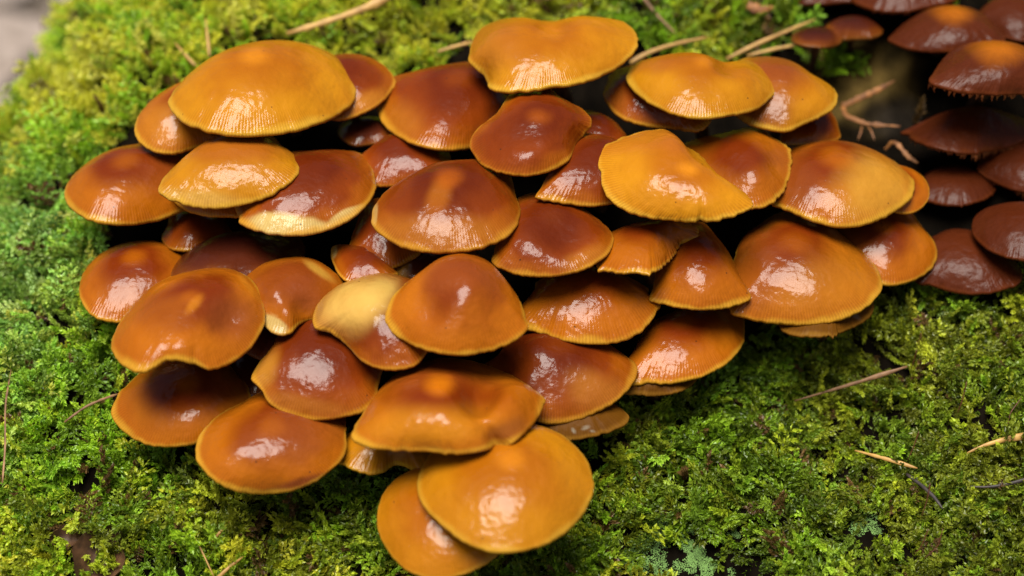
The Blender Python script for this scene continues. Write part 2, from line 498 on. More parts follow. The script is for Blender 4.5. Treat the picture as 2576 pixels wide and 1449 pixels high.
cap_spec('c41', 'D', "reddish brown cap with a pale striped edge, above the grey-olive cap",
    [1235,930, 1262,880, 1310,832, 1380,826, 1460,848, 1540,868, 1590,903, 1604,930, 1580,970, 1530,1010, 1450,1044, 1390,1054, 1335,1042, 1290,1000],
    patches=[(1500,985,75,45,20,(0.40,0.13,0.012),0.8)], umbo=0.2, bumps=[(1350,890,70,14)])
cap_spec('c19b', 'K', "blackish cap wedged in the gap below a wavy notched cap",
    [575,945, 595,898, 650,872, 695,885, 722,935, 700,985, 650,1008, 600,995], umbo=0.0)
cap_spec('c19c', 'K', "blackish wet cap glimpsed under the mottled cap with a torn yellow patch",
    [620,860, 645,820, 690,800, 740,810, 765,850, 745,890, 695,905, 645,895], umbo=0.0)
cap_spec('c18', 'M', "orange-brown cap below the notched wavy cap, against the moss",
    [287,1020, 300,985, 335,945, 390,915, 450,902, 520,905, 580,930, 622,970, 618,1030, 565,1080, 500,1105, 430,1110, 370,1100, 315,1072, 290,1045],
    patches=[(560,970,65,55,0,DARKC,0.6)], umbo=0.35, umbo_px=(485,955))
cap_spec('c19', 'M', "brown cap with a rusty stained edge, over the moss",
    [500,1110, 510,1080, 550,1040, 610,1010, 680,1000, 760,1010, 830,1045, 870,1090, 873,1130, 850,1165, 800,1200, 740,1221, 670,1227, 600,1216, 545,1186, 508,1150],
    patches=[(770,1205,75,12,-14,(0.16,0.035,0.008),0.85), (740,1090,130,50,0,(0.26,0.06,0.009),0.7)], umbo=0.25, umbo_px=(690,1070))
cap_spec('c17', 'D', "dark reddish cap with a pointed ochre corner, below the pale peeled cap",
    [640,938, 652,912, 682,870, 722,830, 780,803, 850,812, 905,850, 945,900, 958,950, 935,1000, 912,1031, 860,1042, 800,1047, 740,1036, 692,1010, 665,972, 645,956],
    patches=[(668,930,32,50,25,(0.44,0.18,0.02),0.9), (760,1010,120,22,10,(0.36,0.12,0.012),0.6)], umbo=0.0)
cap_spec('c42', 'M', "wavy cap with a pale front skirt and a dark crease on top",
    [893,1080, 910,1040, 950,980, 1000,937, 1080,909, 1160,911, 1230,926, 1290,946, 1350,980, 1373,1002, 1355,1040, 1320,1075, 1280,1100, 1240,1107, 1180,1117, 1080,1114, 980,1112, 918,1105],
    keep=True, patches=[(1080,1060,150,45,-3,(0.53,0.21,0.008),0.6), (1270,1075,45,25,-25,(0.24,0.07,0.01),0.8), (1050,945,150,26,0,(0.30,0.07,0.009),0.5)],
    umbo=1.0, umbo_px=(1110,962), us=0.15, bumps=[(1205,985,45,-26), (1300,1010,50,14), (1260,1090,30,-12)])
cap_spec('c8', 'D', "small brown button with a yellow edge in a dark gap by the moss",
    [410,590, 420,565, 450,545, 520,543, 572,565, 575,600, 530,622, 480,631, 438,625, 415,608], umbo=0.0)
cap_spec('c9', 'M', "smooth orange-brown cap against the moss, overlapped by the notched wavy cap",
    [204,700, 215,660, 245,628, 300,608, 370,604, 430,622, 462,665, 470,720, 442,770, 380,802, 300,805, 250,787, 214,745],
    umbo=0.5, umbo_px=(345,648))
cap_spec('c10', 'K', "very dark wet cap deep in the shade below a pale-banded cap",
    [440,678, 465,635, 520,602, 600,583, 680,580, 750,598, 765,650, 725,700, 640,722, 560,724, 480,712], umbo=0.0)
cap_spec('c4', 'M', "orange-brown cap jutting over the moss, tucked under a pale-edged cap",
    [171,472, 185,435, 215,400, 265,372, 330,358, 390,364, 440,390, 475,440, 482,500, 460,535, 400,558, 330,567, 260,557, 205,531, 178,502],
    umbo=0.35, umbo_px=(330,405), patches=[(430,440,60,60,0,(0.24,0.05,0.008),0.6)])
cap_spec('c15', 'K', "tiny glossy yellowish brown cap squeezed beside the humped cap",
    [985,668, 1010,642, 1060,630, 1112,642, 1115,690, 1065,716, 1020,712, 993,690], umbo=0.0, patches=[(1010,680,24,30,0,(0.40,0.19,0.03),0.8)])
cap_spec('c14', 'D', "dark glossy cap with an orange edge beneath the orange-blotched cap",
    [884,600, 895,560, 925,520, 965,492, 1025,500, 1065,560, 1065,630, 1025,660, 990,676, 960,681, 920,660, 893,635], umbo=0.0)
cap_spec('c13', 'D', "tiny wet cap with a cream edge above the pale peeled cap",
    [827,632, 835,614, 870,611, 920,628, 980,665, 1005,690, 965,708, 920,714, 870,702, 840,668], umbo=0.0, patches=[(834,632,14,22,0,PALE,0.8)])
cap_spec('c12', 'M', "mottled brown cap with a torn yellow edge patch beside the pale peeled cap",
    [610,692, 650,660, 720,645, 780,650, 832,680, 862,710, 858,745, 812,778, 772,806, 737,836, 700,832, 663,802, 653,760, 625,722],
    patches=[(700,812,38,17,28,PALE,0.9), (740,720,90,60,0,(0.25,0.055,0.008),0.75), (800,680,40,9,35,(0.55,0.30,0.04),0.7)],
    umbo=0.0, bumps=[(770,770,28,-12), (735,790,24,9), (700,745,30,8)])
cap_spec('c16', 'D', "pale cream peeled cap with a brown lower corner",
    [787,805, 795,765, 830,725, 885,700, 950,686, 1010,695, 1060,740, 1085,810, 1082,870, 1052,912, 1000,923, 950,918, 910,899, 875,866, 835,836, 798,829],
    patches=[(880,762,98,64,-28,(0.62,0.36,0.075),0.95), (955,735,40,28,-30,(0.62,0.40,0.09),0.7), (800,790,10,40,20,(0.3,0.12,0.02),0.5)],
    umbo=0.0, bumps=[(880,850,45,-14)])
cap_spec('c11', 'M', "wavy brown cap with a notched front edge and orange blotches",
    [289,850, 300,810, 330,760, 380,712, 440,686, 510,672, 570,676, 625,705, 655,755, 667,805, 655,845, 625,886, 575,915, 537,921, 515,908, 480,897, 440,901, 410,922, 375,928, 330,912, 300,882],
    patches=[(590,800,60,50,0,(0.20,0.045,0.008),0.75), (430,790,70,40,-20,(0.42,0.12,0.008),0.4), (500,765,12,26,35,ORNG,0.45), (620,720,70,6,50,(0.5,0.17,0.012),0.6)],
    umbo=0.35, umbo_px=(490,745), us=0.13, bumps=[(580,795,42,-16), (475,892,45,11), (350,850,55,5)])
cap_spec('c34', 'M', "big smooth amber cap beside the moss, lying over the olive-brown cap",
    [1828,782, 1835,700, 1850,640, 1880,592, 1930,557, 2000,550, 2070,570, 2140,597, 2190,640, 2213,685, 2205,730, 2160,771, 2090,800, 2010,811, 1930,809, 1870,798],
    patches=[(2090,720,150,90,-20,(0.50,0.19,0.012),0.45), (1890,660,60,90,10,(0.25,0.055,0.008),0.6)], umbo=0.3, umbo_px=(1990,615))
cap_spec('c31', 'M', "large ochre cap with a dark side touching the ragged shiny cap",
    [1945,500, 1958,450, 1985,395, 2030,357, 2100,345, 2170,351, 2240,380, 2285,425, 2296,465, 2275,505, 2220,540, 2150,565, 2090,572, 2030,560, 1975,535],
    patches=[(2200,480,110,80,-30,(0.54,0.25,0.025),0.9), (1990,460,50,70,10,(0.20,0.04,0.008),0.75)], umbo=0.5, umbo_px=(2095,400), us=0.2)  # the dark side is partly a painted shadow
cap_spec('c39', 'M', "domed brown cap with a broad white sheen, over a reddish striped cap",
    [1313,792, 1325,750, 1360,710, 1420,682, 1490,675, 1560,690, 1610,720, 1640,760, 1643,787, 1610,825, 1560,850, 1490,858, 1420,850, 1350,830, 1321,812], umbo=0.0, hf=0.52)
cap_spec('c40', 'M', "tall humped cap with wide striped amber skirt beside the pale peeled cap",
    [971,792, 985,750, 1020,710, 1062,680, 1100,652, 1160,636, 1220,650, 1262,690, 1300,740, 1322,790, 1326,825, 1290,856, 1220,880, 1150,886, 1080,875, 1015,850, 983,825],
    umbo=0.0, hf=0.55, bumps=[(1090,770,45,-12), (1190,730,50,10)], patches=[(1150,690,110,50,0,(0.26,0.06,0.009),0.6)])
cap_spec('c36', 'M', "triangular amber cap whose corner rests on the big smooth amber cap",
    [1627,747, 1645,700, 1680,640, 1720,602, 1770,580, 1812,600, 1840,640, 1860,690, 1883,742, 1860,760, 1810,773, 1750,776, 1690,769, 1640,757], umbo=0.0, hf=0.55)
cap_spec('c37', 'M', "cap with a ragged torn edge showing gills, under a pale fan-shaped cap",
    [1510,682, 1520,650, 1545,600, 1565,570, 1620,556, 1700,562, 1768,580, 1748,600, 1712,612, 1690,640, 1668,664, 1622,683, 1560,686], umbo=0.0, rag=0.06)
cap_spec('c38', 'D', "reddish brown cap with a sagging top and cream toothed edge",
    [1237,650, 1245,620, 1280,570, 1310,522, 1360,502, 1430,520, 1500,541, 1535,575, 1544,602, 1525,640, 1480,670, 1420,688, 1350,694, 1290,686, 1249,668],
    umbo=0.1, bumps=[(1420,580,70,-18), (1330,630,60,6)], patches=[(1480,650,60,25,-20,(0.44,0.15,0.012),0.7)])
cap_spec('c28', 'D', "dark brown cap in the shade under the ochre cap with wrinkled rings",
    [1519,232, 1530,202, 1570,183, 1640,188, 1720,235, 1765,290, 1750,335, 1685,328, 1620,321, 1560,300, 1528,266], umbo=0.0, patches=[(1545,250,30,50,0,(0.36,0.10,0.012),0.6)])
cap_spec('c26', 'M', "shiny wrinkled brown cap with a ragged yellowish side edge",
    [1735,378, 1760,342, 1830,328, 1900,328, 1960,345, 1994,370, 1987,430, 1967,475, 1932,510, 1890,526, 1840,520, 1790,482, 1750,425],
    umbo=0.0, el=46, hf=0.33, bumps=[(1880,375,70,5), (1900,450,50,10), (1950,420,40,-8)], patches=[(1960,390,30,40,0,(0.26,0.06,0.01),0.5)], rag=0.02)
cap_spec('c29', 'L', "ochre cap with a reddish hump sticking out behind the wrinkled-ringed cap",
    [1838,245, 1875,160, 1935,130, 2000,146, 2050,185, 2090,206, 2106,240, 2090,276, 2050,300, 2010,316, 1965,336, 1900,326, 1850,300],
    patches=[(1940,165,70,45,20,(0.24,0.05,0.010),0.8), (1900,290,70,50,0,(0.20,0.045,0.009),0.8)], umbo=0.0)
cap_spec('c24b', 'D', "small reddish cap squeezed behind the brown cap with a glossy curled edge",
    [1440,330, 1470,292, 1520,285, 1562,318, 1572,370, 1520,400, 1450,382], umbo=0.0)
cap_spec('c24', 'D', "dark reddish slope of a cap between a bright glossy cap and the pale fan-shaped cap",
    [1345,496, 1372,450, 1428,400, 1452,352, 1505,330, 1562,350, 1602,420, 1592,480, 1540,512, 1480,520, 1400,512, 1353,504], umbo=0.0)
cap_spec('c25', 'L', "pale ochre fan-shaped cap with a bright yellow spot and split edge",
    [1503,397, 1518,362, 1560,341, 1620,323, 1680,318, 1715,345, 1732,382, 1755,408, 1800,437, 1858,474, 1888,507, 1875,530, 1820,549, 1768,558, 1750,551, 1738,558, 1680,555, 1610,545, 1550,520, 1518,482, 1512,440],
    umbo=1.0, umbo_px=(1728,430), us=0.17, el=47, hf=0.30, bumps=[(1690,360,50,12), (1640,440,70,6)], patches=[(1600,350,120,30,-10,(0.40,0.12,0.011),0.6), (1700,360,30,30,0,(0.36,0.10,0.01),0.6)], rag=0.012)
cap_spec('c27', 'L', "ochre cap with wrinkled rings of gloss and an orange spot, beside two crossing straws",
    [1577,195, 1590,160, 1620,139, 1680,127, 1740,125, 1790,141, 1828,150, 1865,135, 1905,145, 1940,175, 1954,215, 1935,250, 1890,280, 1820,298, 1750,306, 1690,296, 1640,271, 1598,236],
    umbo=0.9, umbo_px=(1770,156), us=0.16, el=38, hf=0.34, bumps=[(1830,150,40,-14)], patches=[(1640,160,60,30,0,(0.34,0.09,0.01),0.6)])
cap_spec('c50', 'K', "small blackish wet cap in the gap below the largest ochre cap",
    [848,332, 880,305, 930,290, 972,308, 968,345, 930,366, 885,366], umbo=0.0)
cap_spec('c49', 'D', "dark reddish cap with an orange edge, behind the orange-blotched cap",
    [921,402, 930,370, 962,342, 1020,338, 1085,362, 1135,400, 1095,440, 1025,462, 985,471, 950,452, 929,426], umbo=0.0)
cap_spec('c20', 'D', "brown cap with a bright orange blotch and cracks on top",
    [937,547, 945,510, 975,470, 1020,440, 1090,406, 1150,397, 1210,410, 1260,440, 1295,480, 1309,530, 1293,580, 1250,610, 1190,628, 1110,635, 1040,626, 983,604, 948,577],
    umbo=1.0, umbo_px=(1130,450), us=0.16, patches=[(1105,505,26,44,15,(0.50,0.15,0.008),0.5), (1100,590,190,42,0,(0.42,0.14,0.012),0.75), (944,545,9,32,0,PALE,0.7)])
cap_spec('c21', 'D', "dark red-brown cap beneath the saddle-shaped ochre cap",
    [951,277, 960,235, 990,200, 1040,171, 1110,157, 1180,160, 1225,180, 1245,235, 1262,290, 1240,335, 1192,376, 1130,386, 1070,378, 1010,351, 968,315],
    umbo=0.3, umbo_px=(1150,200), patches=[(1000,320,60,60,0,(0.42,0.14,0.012),0.6)])
cap_spec('c23', 'D', "brown cap with a bright glossy strip along its curled front edge",
    [1182,357, 1200,320, 1250,281, 1300,246, 1360,230, 1420,240, 1465,266, 1491,301, 1470,335, 1447,365, 1432,402, 1390,430, 1330,446, 1270,441, 1218,421, 1193,390],
    umbo=0.7, umbo_px=(1350,300), us=0.2, bumps=[(1330,405,60,10), (1320,360,50,-8), (1470,350,40,-10)])
cap_spec('c22', 'L', "saddle-shaped ochre cap, topmost of the cluster, against the moss",
    [1177,152, 1185,105, 1205,60, 1250,31, 1300,25, 1345,38, 1400,40, 1445,30, 1500,28, 1560,35, 1595,60, 1609,95, 1592,135, 1547,175, 1490,205, 1430,224, 1385,228, 1340,238, 1280,241, 1236,232, 1220,195, 1195,168],
    umbo=0.8, umbo_px=(1385,78), us=0.17, el=40, hf=0.30, bumps=[(1395,50,50,-14), (1250,120,60,10), (1220,190,30,-14)], patches=[(1240,110,60,70,0,(0.36,0.11,0.011),0.6)])
cap_spec('c2', 'D', "reddish brown cap peeking out behind the largest ochre cap by the moss",
    [770,215, 800,160, 850,126, 910,130, 960,155, 993,197, 986,230, 955,268, 915,292, 865,307, 820,300, 785,265], umbo=0.0, patches=[(930,270,60,30,-25,(0.48,0.18,0.016),0.8)])
cap_spec('c6', 'M', "thin brown edge of a cap right beneath a pale-edged ochre cap",
    [430,482, 480,432, 560,412, 640,430, 662,490, 640,533, 590,546, 530,543, 468,524], umbo=0.0)
cap_spec('c7', 'D', "dark brown cap with a wide pale yellow band along its edge",
    [611,548, 618,500, 650,440, 700,396, 770,375, 830,366, 885,370, 915,390, 935,430, 944,475, 925,520, 885,555, 830,580, 765,592, 700,589, 645,577, 616,563],
    umbo=0.0, patches=[(735,572,120,30,4,PALE,1.0), (880,545,55,16,-28,PALE,0.9)])
cap_spec('c3', 'M', "plain orange cap tucked behind the largest ochre cap, beside the moss",
    [345,312, 365,265, 405,225, 460,196, 520,195, 562,240, 572,300, 547,345, 500,376, 450,391, 400,384, 358,355], umbo=0.0, patches=[(420,330,80,60,0,(0.50,0.19,0.016),0.6)])
cap_spec('c5', 'L', "pale-edged ochre cap shaded by the largest ochre cap above it",
    [411,472, 430,430, 460,396, 505,357, 560,345, 640,345, 700,360, 738,382, 759,435, 730,470, 680,500, 620,516, 560,525, 500,520, 450,506, 419,490],
    umbo=0.0, patches=[(590,375,150,32,0,(0.36,0.10,0.010),0.7), (520,505,110,22,6,STRAWC,0.6)])  # dark band at the top paints in shade from the cap above
cap_spec('c1', 'L', "largest ochre cap with an orange centre spot, beside a short upright needle",
    [436,257, 455,210, 500,160, 570,115, 650,91, 730,87, 800,104, 850,140, 885,190, 896,235, 876,275, 830,310, 760,338, 680,351, 600,350, 520,331, 463,300],
    umbo=0.9, umbo_px=(650,145), us=0.17)

NTH, NR = 168, 34
THF = np.arange(NTH) * 2 * math.pi / NTH
RR = np.concatenate([np.linspace(0, 0.85, NR - 10), np.linspace(0.87, 1.0, 10)])


def dome(r):
    return 1 - r ** 2.3 + 0.04 * np.exp(-(r / 0.22) ** 2)


def smooth_closed(poly, n=240):
    k = len(poly); out = []
    for i in range(k):
        p0, p1, p2, p3 = poly[i - 1], poly[i], poly[(i + 1) % k], poly[(i + 2) % k]
        for t in np.linspace(0, 1, max(4, n // k), endpoint=False):
            out.append(0.5 * ((2 * p1) + (p2 - p0) * t + (2 * p0 - 5 * p1 + 4 * p2 - p3) * t * t + (3 * p1 - p0 - 3 * p2 + p3) * t ** 3))
    return np.array(out)


def cap_image(sp, R, r, th):
    """image offsets (x right, y up) from the cap's rim centre and depth offset, pixel units"""
    e = sp['e']; H = sp['H']
    # the outline's kinks fade out towards the middle of the cap
    Rf = np.asarray(R)
    base = Rf[:, :1] if Rf.ndim == 2 else Rf
    if Rf.ndim == 2:
        fc = np.fft.rfft(base[:, 0]); fc[3:] = 0
        low = np.fft.irfft(fc, len(base))[:, None]
        R = low + (Rf - low) * (0.05 + 0.95 * r ** 3)
    X = r * R * np.cos(th) + sp['ap'][0] * (1 - r * r); Yp = r * R * np.sin(th) + sp['ap'][1] * (1 - r * r)
    wob = r ** 2 * (sp['wob'][0] * np.cos(2 * th + sp['wob'][1]) + sp['wob'][2] * np.cos(3 * th + sp['wob'][3])) + 0.4 * r ** 4 * sp['wob'][2] * np.sin(5 * th + sp['wob'][1])
    h = H * dome(r) + wob
    c, s = math.cos(sp['roll']), math.sin(sp['roll'])
    x0 = X; y0 = Yp * math.sin(e) + h * math.cos(e)
    xi = c * x0 - s * y0; yi = s * x0 + c * y0
    for (bx, by, br, ba) in sp.get('bumps', []):
        g = 1.7 * ba * np.exp(-(((xi + sp['c'][0]) - bx) ** 2 + ((sp['c'][1] - yi) - by) ** 2) / br ** 2)
        h = h + g
    y0 = Yp * math.sin(e) + h * math.cos(e)
    xi = c * x0 - s * y0; yi = s * x0 + c * y0
    w = -Yp * math.cos(e) + h * math.sin(e)
    return xi, yi, w, h


def inside(p, poly):
    x, y = p; r_ = False
    for (x0, y0), (x1, y1) in zip(poly, np.roll(poly, -1, axis=0)):
        if (y0 > y) != (y1 > y) and x < (x1 - x0) * (y - y0) / (y1 - y0) + x0:
            r_ = not r_
    return r_


# where a cap disappears under a later one it carries on a good way beneath it
GROWN = [((sp['poly'] - sp['poly'].mean(0)) * 1.07 + sp['poly'].mean(0)) for sp in SPECS]
SHRUNK = [((sp['poly'] - sp['poly'].mean(0)) * 0.96 + sp['poly'].mean(0)) for sp in SPECS]
for k, sp in enumerate(SPECS):
    c_ = (sp['poly'].min(0) + sp['poly'].max(0)) / 2
    grow = np.zeros(len(sp['poly']))
    for i_, p_ in enumerate(sp['poly']):
        d_ = (p_ - c_) / np.linalg.norm(p_ - c_)
        if sp.get('keep') or d_[1] > 0.55: continue                       # never past its own front edge
        if any(inside(p_, GROWN[j_]) for j_ in range(k + 1, len(SPECS))):
            for ext in (34, 24, 14):
                if any(inside(p_ + d_ * ext, SHRUNK[j_]) for j_ in range(k + 1, len(SPECS))):
                    grow[i_] = ext
                    break
    gs_ = np.where(grow > 0, (np.roll(grow, 1) + 2 * grow + np.roll(grow, -1)) / 4, 0)
    dv_ = sp['poly'] - c_
    sp['poly'] = sp['poly'] + dv_ / np.linalg.norm(dv_, axis=1)[:, None] * gs_[:, None]

for k, sp in enumerate(SPECS):
    g = np.random.default_rng(100 + k)
    P = smooth_closed(sp['poly'])
    lo, hi = P.min(0), P.max(0)
    sp['c'] = (lo + hi) / 2
    wdt, hgt = hi - lo
    # a flatter outline means a cap seen more edge-on
    asp = hgt / wdt
    sp['e'] = math.radians(sp.get('el', float(np.clip(36 + (asp - 0.6) * 75, 26, 50))))
    sp['H'] = sp.get('hf', 0.41) * wdt / 2
    sp['roll'] = math.radians(sp.get('rolld', g.uniform(-5, 5)))
    a = 0.07 * wdt / 2
    sp['ap'] = (0.0, 0.0)
    if 'umbo_px' in sp:
        dx = sp['umbo_px'][0] - sp['c'][0]; dy = sp['c'][1] - sp['umbo_px'][1] - sp['H'] * math.cos(sp['e'])
        lim = 0.38 * wdt / 2
        sp['ap'] = (float(np.clip(dx, -lim, lim)), float(np.clip(dy / math.sin(sp['e']), -lim, lim)))
    sp['wob'] = (g.uniform(-a, a), g.uniform(0, 6.28), g.uniform(-a, a) * 0.8, g.uniform(0, 6.28))
    d = P - sp['c']
    ang = np.arctan2(-d[:, 1], d[:, 0]); rad = np.hypot(d[:, 0], d[:, 1])
    o = np.argsort(ang)
    NB = 96
    phi = -math.pi + (np.arange(NB) + 0.5) * 2 * math.pi / NB
    S = np.interp(phi, ang[o], rad[o], period=2 * math.pi)
    R = np.full(NTH, wdt / 2)
    tt, rr2 = np.meshgrid(THF, RR, indexing='ij')
    for it in range(26):
        xi, yi, w, h = cap_image(sp, R[:, None], rr2, tt)
        pa = np.arctan2(yi, xi); pr = np.hypot(xi, yi)
        b = np.clip(((pa + math.pi) / (2 * math.pi) * NB).astype(int), 0, NB - 1).ravel()
        best = np.zeros(NB); bi = np.zeros(NB, int)
        order = np.argsort(pr.ravel())
        best[b[order]] = pr.ravel()[order]; bi[b[order]] = order
        ok = best > 1
        ratio = np.where(ok, S / np.maximum(best, 1), 1.0)
        thk = tt.ravel()[bi]
        num = np.zeros(NTH); den = np.zeros(NTH)
        idx = (np.round(thk / (2 * math.pi) * NTH).astype(int)) % NTH
        np.add.at(num, idx[ok], np.clip(ratio[ok], 0.8, 1.25)); np.add.at(den, idx[ok], 1)
        have = den > 0
        f = np.interp(THF, THF[have], num[have] / den[have], period=2 * math.pi)
        f = (np.roll(f, 1) + 2 * f + np.roll(f, -1)) / 4
        R = R * f ** 0.6
        R = np.clip(R, 0.5 * wdt / 2, 1.6 * wdt / 2)
        Rs = (np.roll(R, 2) + 2 * np.roll(R, 1) + 3 * R + 2 * np.roll(R, -1) + np.roll(R, -2)) / 9
        back = np.sin(THF) > 0.2
        R = np.where(back, Rs, R)
    sp['R'] = R
    sp['img'] = cap_image(sp, R[:, None], rr2, tt)
    sp['base'] = 0.56 * (sp['c'][1] - 724) + sp.get('wb', 0.0)

# depth order: shift caps along the line of sight until every later cap clears the ones it covers
CELL = 6
NX, NY = 3000 // CELL, 1800 // CELL
maps = []
for sp in SPECS:
    xi, yi, w, h = sp['img']
    cx = ((xi + sp['c'][0] + 150) / CELL).astype(int).ravel(); cy = ((sp['c'][1] - yi + 150) / CELL).astype(int).ravel()
    cx = np.clip(cx, 0, NX - 1); cy = np.clip(cy, 0, NY - 1)
    m = np.full(NX * NY, -1e9); np.maximum.at(m, cx * NY + cy, w.ravel())
    maps.append(m)
pairs = []
for i in range(len(SPECS)):
    for j in range(i + 1, len(SPECS)):
        both = (maps[i] > -1e8) & (maps[j] > -1e8)
        if both.sum() >= 4:
            pairs.append((i, j, float(np.percentile(maps[j][both] - maps[i][both], 4))))
wv = np.array([sp['base'] for sp in SPECS]); wb = wv.copy()
for it in range(400):
    for i, j, q in pairs:
        v = 10.0 - (q + wv[j] - wv[i])
        if v > 0:
            wv[i] -= v * 0.35; wv[j] += v * 0.35
    if it < 300: wv += 0.02 * (wb - wv)
for sp, w in zip(SPECS, wv): sp['w'] = float(w)


def lerp(A, B, f):
    return A + (np.asarray(B) - A) * f[..., None]


def build_mushroom(k, sp):
    g = np.random.default_rng(500 + k)
    e, R, H = sp['e'], sp['R'], sp['H']
    rho = sp['roll']
    sc = (D0 - sp['w'] * UNIT) / D0 * UNIT          # metres per pixel at this depth
    O = unproject(sp['c'][0], sp['c'][1], sp['w'])
    xr = XA * math.cos(rho) + UA * math.sin(rho)
    ur = UA * math.cos(rho) - XA * math.sin(rho)
    n = WA * math.sin(e) + ur * math.cos(e)
    bk = ur * math.sin(e) - WA * math.cos(e)
    rm = float(R.mean())
    # finer rim: small crenulation from the striae, plus ragged bits
    nst = int(round(2 * math.pi * rm / 7.5))
    cr = 1 + 0.006 * vnoise(THF * 9, THF * 0 + k, 40) + 0.004 * vnoise(THF * 26, THF * 0 + k, 41)
    if sp.get('rag'):
        cr = cr + sp['rag'] * vnoise(THF * 16, THF * 0 + k, 44)
    tt, rr2 = np.meshgrid(THF, RR, indexing='ij')
    fine = 1 + (cr - 1)[:, None] * sstep(0.85, 1.0, rr2)
    Rg = R[:, None] * fine
    xi, yi, w, h = cap_image(sp, Rg, rr2, tt)
    fc = np.fft.rfft(R); fc[3:] = 0
    low = np.fft.irfft(fc, NTH)[:, None]
    Rx = low + (Rg - low) * (0.05 + 0.95 * rr2 ** 3)
    X = rr2 * Rx * np.cos(tt) + sp['ap'][0] * (1 - rr2 ** 2); Y = rr2 * Rx * np.sin(tt) + sp['ap'][1] * (1 - rr2 ** 2)

    def W3(X, Y, h):
        return O + (xr * X[..., None] + bk * Y[..., None] + n * h[..., None]) * sc
    top = W3(X, Y, h)                                # (NTH, NR, 3)
    # lip and underside
    th1 = 0.035 * rm + 4
    lips = []
    for (fr, dh) in ((1.004, -0.35), (0.998, -0.8), (0.975, -1.0), (0.94, -0.75)):
        lips.append(W3(X[:, -1] * fr, Y[:, -1] * fr, h[:, -1] + dh * th1))
    for fr in (0.8, 0.55, 0.3, 0.06):
        j = int(np.argmin(np.abs(RR - fr)))
        lips.append(W3(X[:, j], Y[:, j], h[:, j] - th1 * (1.6 + (1 - fr))))
    rings = [top[:, i] for i in range(1, NR)] + lips
    V = np.concatenate([top[:1, 0]] + rings)
    nrg = len(rings)
    # base on the log
    apex_in = O + n * (0.35 * H) * sc
    hgt = float((O - S0) @ NA) / UNIT
    rel = (O - S0) / UNIT
    a_s, a_t = float(rel @ SA), float(rel @ TA)
    foot = surf(np.array([a_s]), np.array([a_t + 0.30 * max(hgt, 0)]), lift=-22.0)[0]
    Q = []
    jj = np.arange(NTH); j2 = (jj + 1) % NTH
    T = np.stack([np.zeros(NTH, int), 1 + jj, 1 + j2], 1)
    for i in range(nrg - 1):
        a = 1 + i * NTH
        Q.append(np.stack([a + jj, a + NTH + jj, a + NTH + j2, a + j2], 1))
    Q = np.concatenate(Q)
    root = bpy.data.objects.new("mushroom", None)
    COL.objects.link(root)
    root.location = foot
    root.empty_display_size = 0.01
    me = mesh_np("cap", V - foot, Q, T)
    # radial coordinates for the striae
    uvl = me.uv_layers.new(name="uv")
    nl = len(me.loops)
    vi = np.zeros(nl, np.int32); me.loops.foreach_get("vertex_index", vi)
    ring = np.where(vi == 0, 0, (vi - 1) // NTH + 1)
    rv = np.concatenate([RR, np.full(len(lips), 1.0)])[ring]
    uu = np.where(vi == 0, 0.0, ((vi - 1) % NTH) / NTH)
    npoly = len(me.polygons)
    ls = np.zeros(npoly, np.int32); lt = np.zeros(npoly, np.int32)
    me.polygons.foreach_get("loop_start", ls); me.polygons.foreach_get("loop_total", lt)
    pid = np.repeat(np.arange(npoly), lt)
    mx = np.zeros(npoly); np.maximum.at(mx, pid, uu)
    uu = np.where((mx[pid] > 0.9) & (uu < 0.1) & (vi != 0), uu + 1, uu)
    uvl.data.foreach_set("uv", np.stack([uu * nst, rv], 1).astype(np.float32).ravel())
    # colours of the skin, with some shade painted in
    C0, C1, CU, CR = (np.array(c) for c in PAL[sp['pal']])
    px = xi + sp['c'][0]; py = sp['c'][1] - yi
    nz = vnoise(px / 70, py / 70, 60 + k) * 0.12 + vnoise(px / 25, py / 25, 90 + k) * 0.05
    col = lerp(np.broadcast_to(C0, px.shape + (3,)), C1, sstep(0.28, 0.88, rr2 + nz))
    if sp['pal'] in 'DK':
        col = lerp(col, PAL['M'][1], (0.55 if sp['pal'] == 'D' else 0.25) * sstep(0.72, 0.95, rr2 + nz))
    for (qx, qy, ax_, ay_, rt, cc, st) in sp.get('patches', []):  # dark sides and tops are partly painted shade
        cA, sA = math.cos(math.radians(rt)), math.sin(math.radians(rt))
        dx, dy = px - qx, py - qy
        dd = np.sqrt(((dx * cA + dy * sA) / ax_) ** 2 + ((-dx * sA + dy * cA) / ay_) ** 2)
        hard = 0.22 if cc == PALE else 0.6
        col = lerp(col, cc, st * (1 - sstep(1 - hard, 1 + hard, dd + 1.6 * nz)))
    if sp.get('umbo', 0.5) > 0:
        us = sp.get('us', 0.18) * rm
        ux, uy = sp.get('umbo_px', (sp['c'][0], sp['c'][1] - H * math.cos(e)))
        dd = np.hypot((px - ux) / us, (py - uy) / (us * 0.75))
        col = lerp(col, CU, sp.get('umbo', 0.5) * (0.62 if sp['pal'] == 'D' else 0.85) * (1 - sstep(0.15, 1.6, dd + 2.6 * nz)))
    col = lerp(col, CR, sstep(0.94, 1.01, rr2 + nz * 0.3) * (0.72 if sp['pal'] != 'B' else 0.5))
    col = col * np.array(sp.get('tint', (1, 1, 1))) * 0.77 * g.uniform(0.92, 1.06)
    VC = np.concatenate([col[:1, 0]] + [col[:, i] for i in range(1, NR)]
                        + [col[:, -1] * f for f in (1.0, 0.95, 0.8, 0.6)] + [np.broadcast_to(np.array([0.2, 0.1, 0.04]), (NTH, 3))] * 4)
    vcol(me, "col", VC)
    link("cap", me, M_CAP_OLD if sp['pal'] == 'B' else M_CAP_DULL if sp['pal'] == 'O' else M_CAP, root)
    # gills: pleated ring under the cap
    ng = 90
    tg = np.arange(2 * ng) * math.pi / ng
    Ri = np.interp(tg, THF, R, period=2 * math.pi)
    GV = []
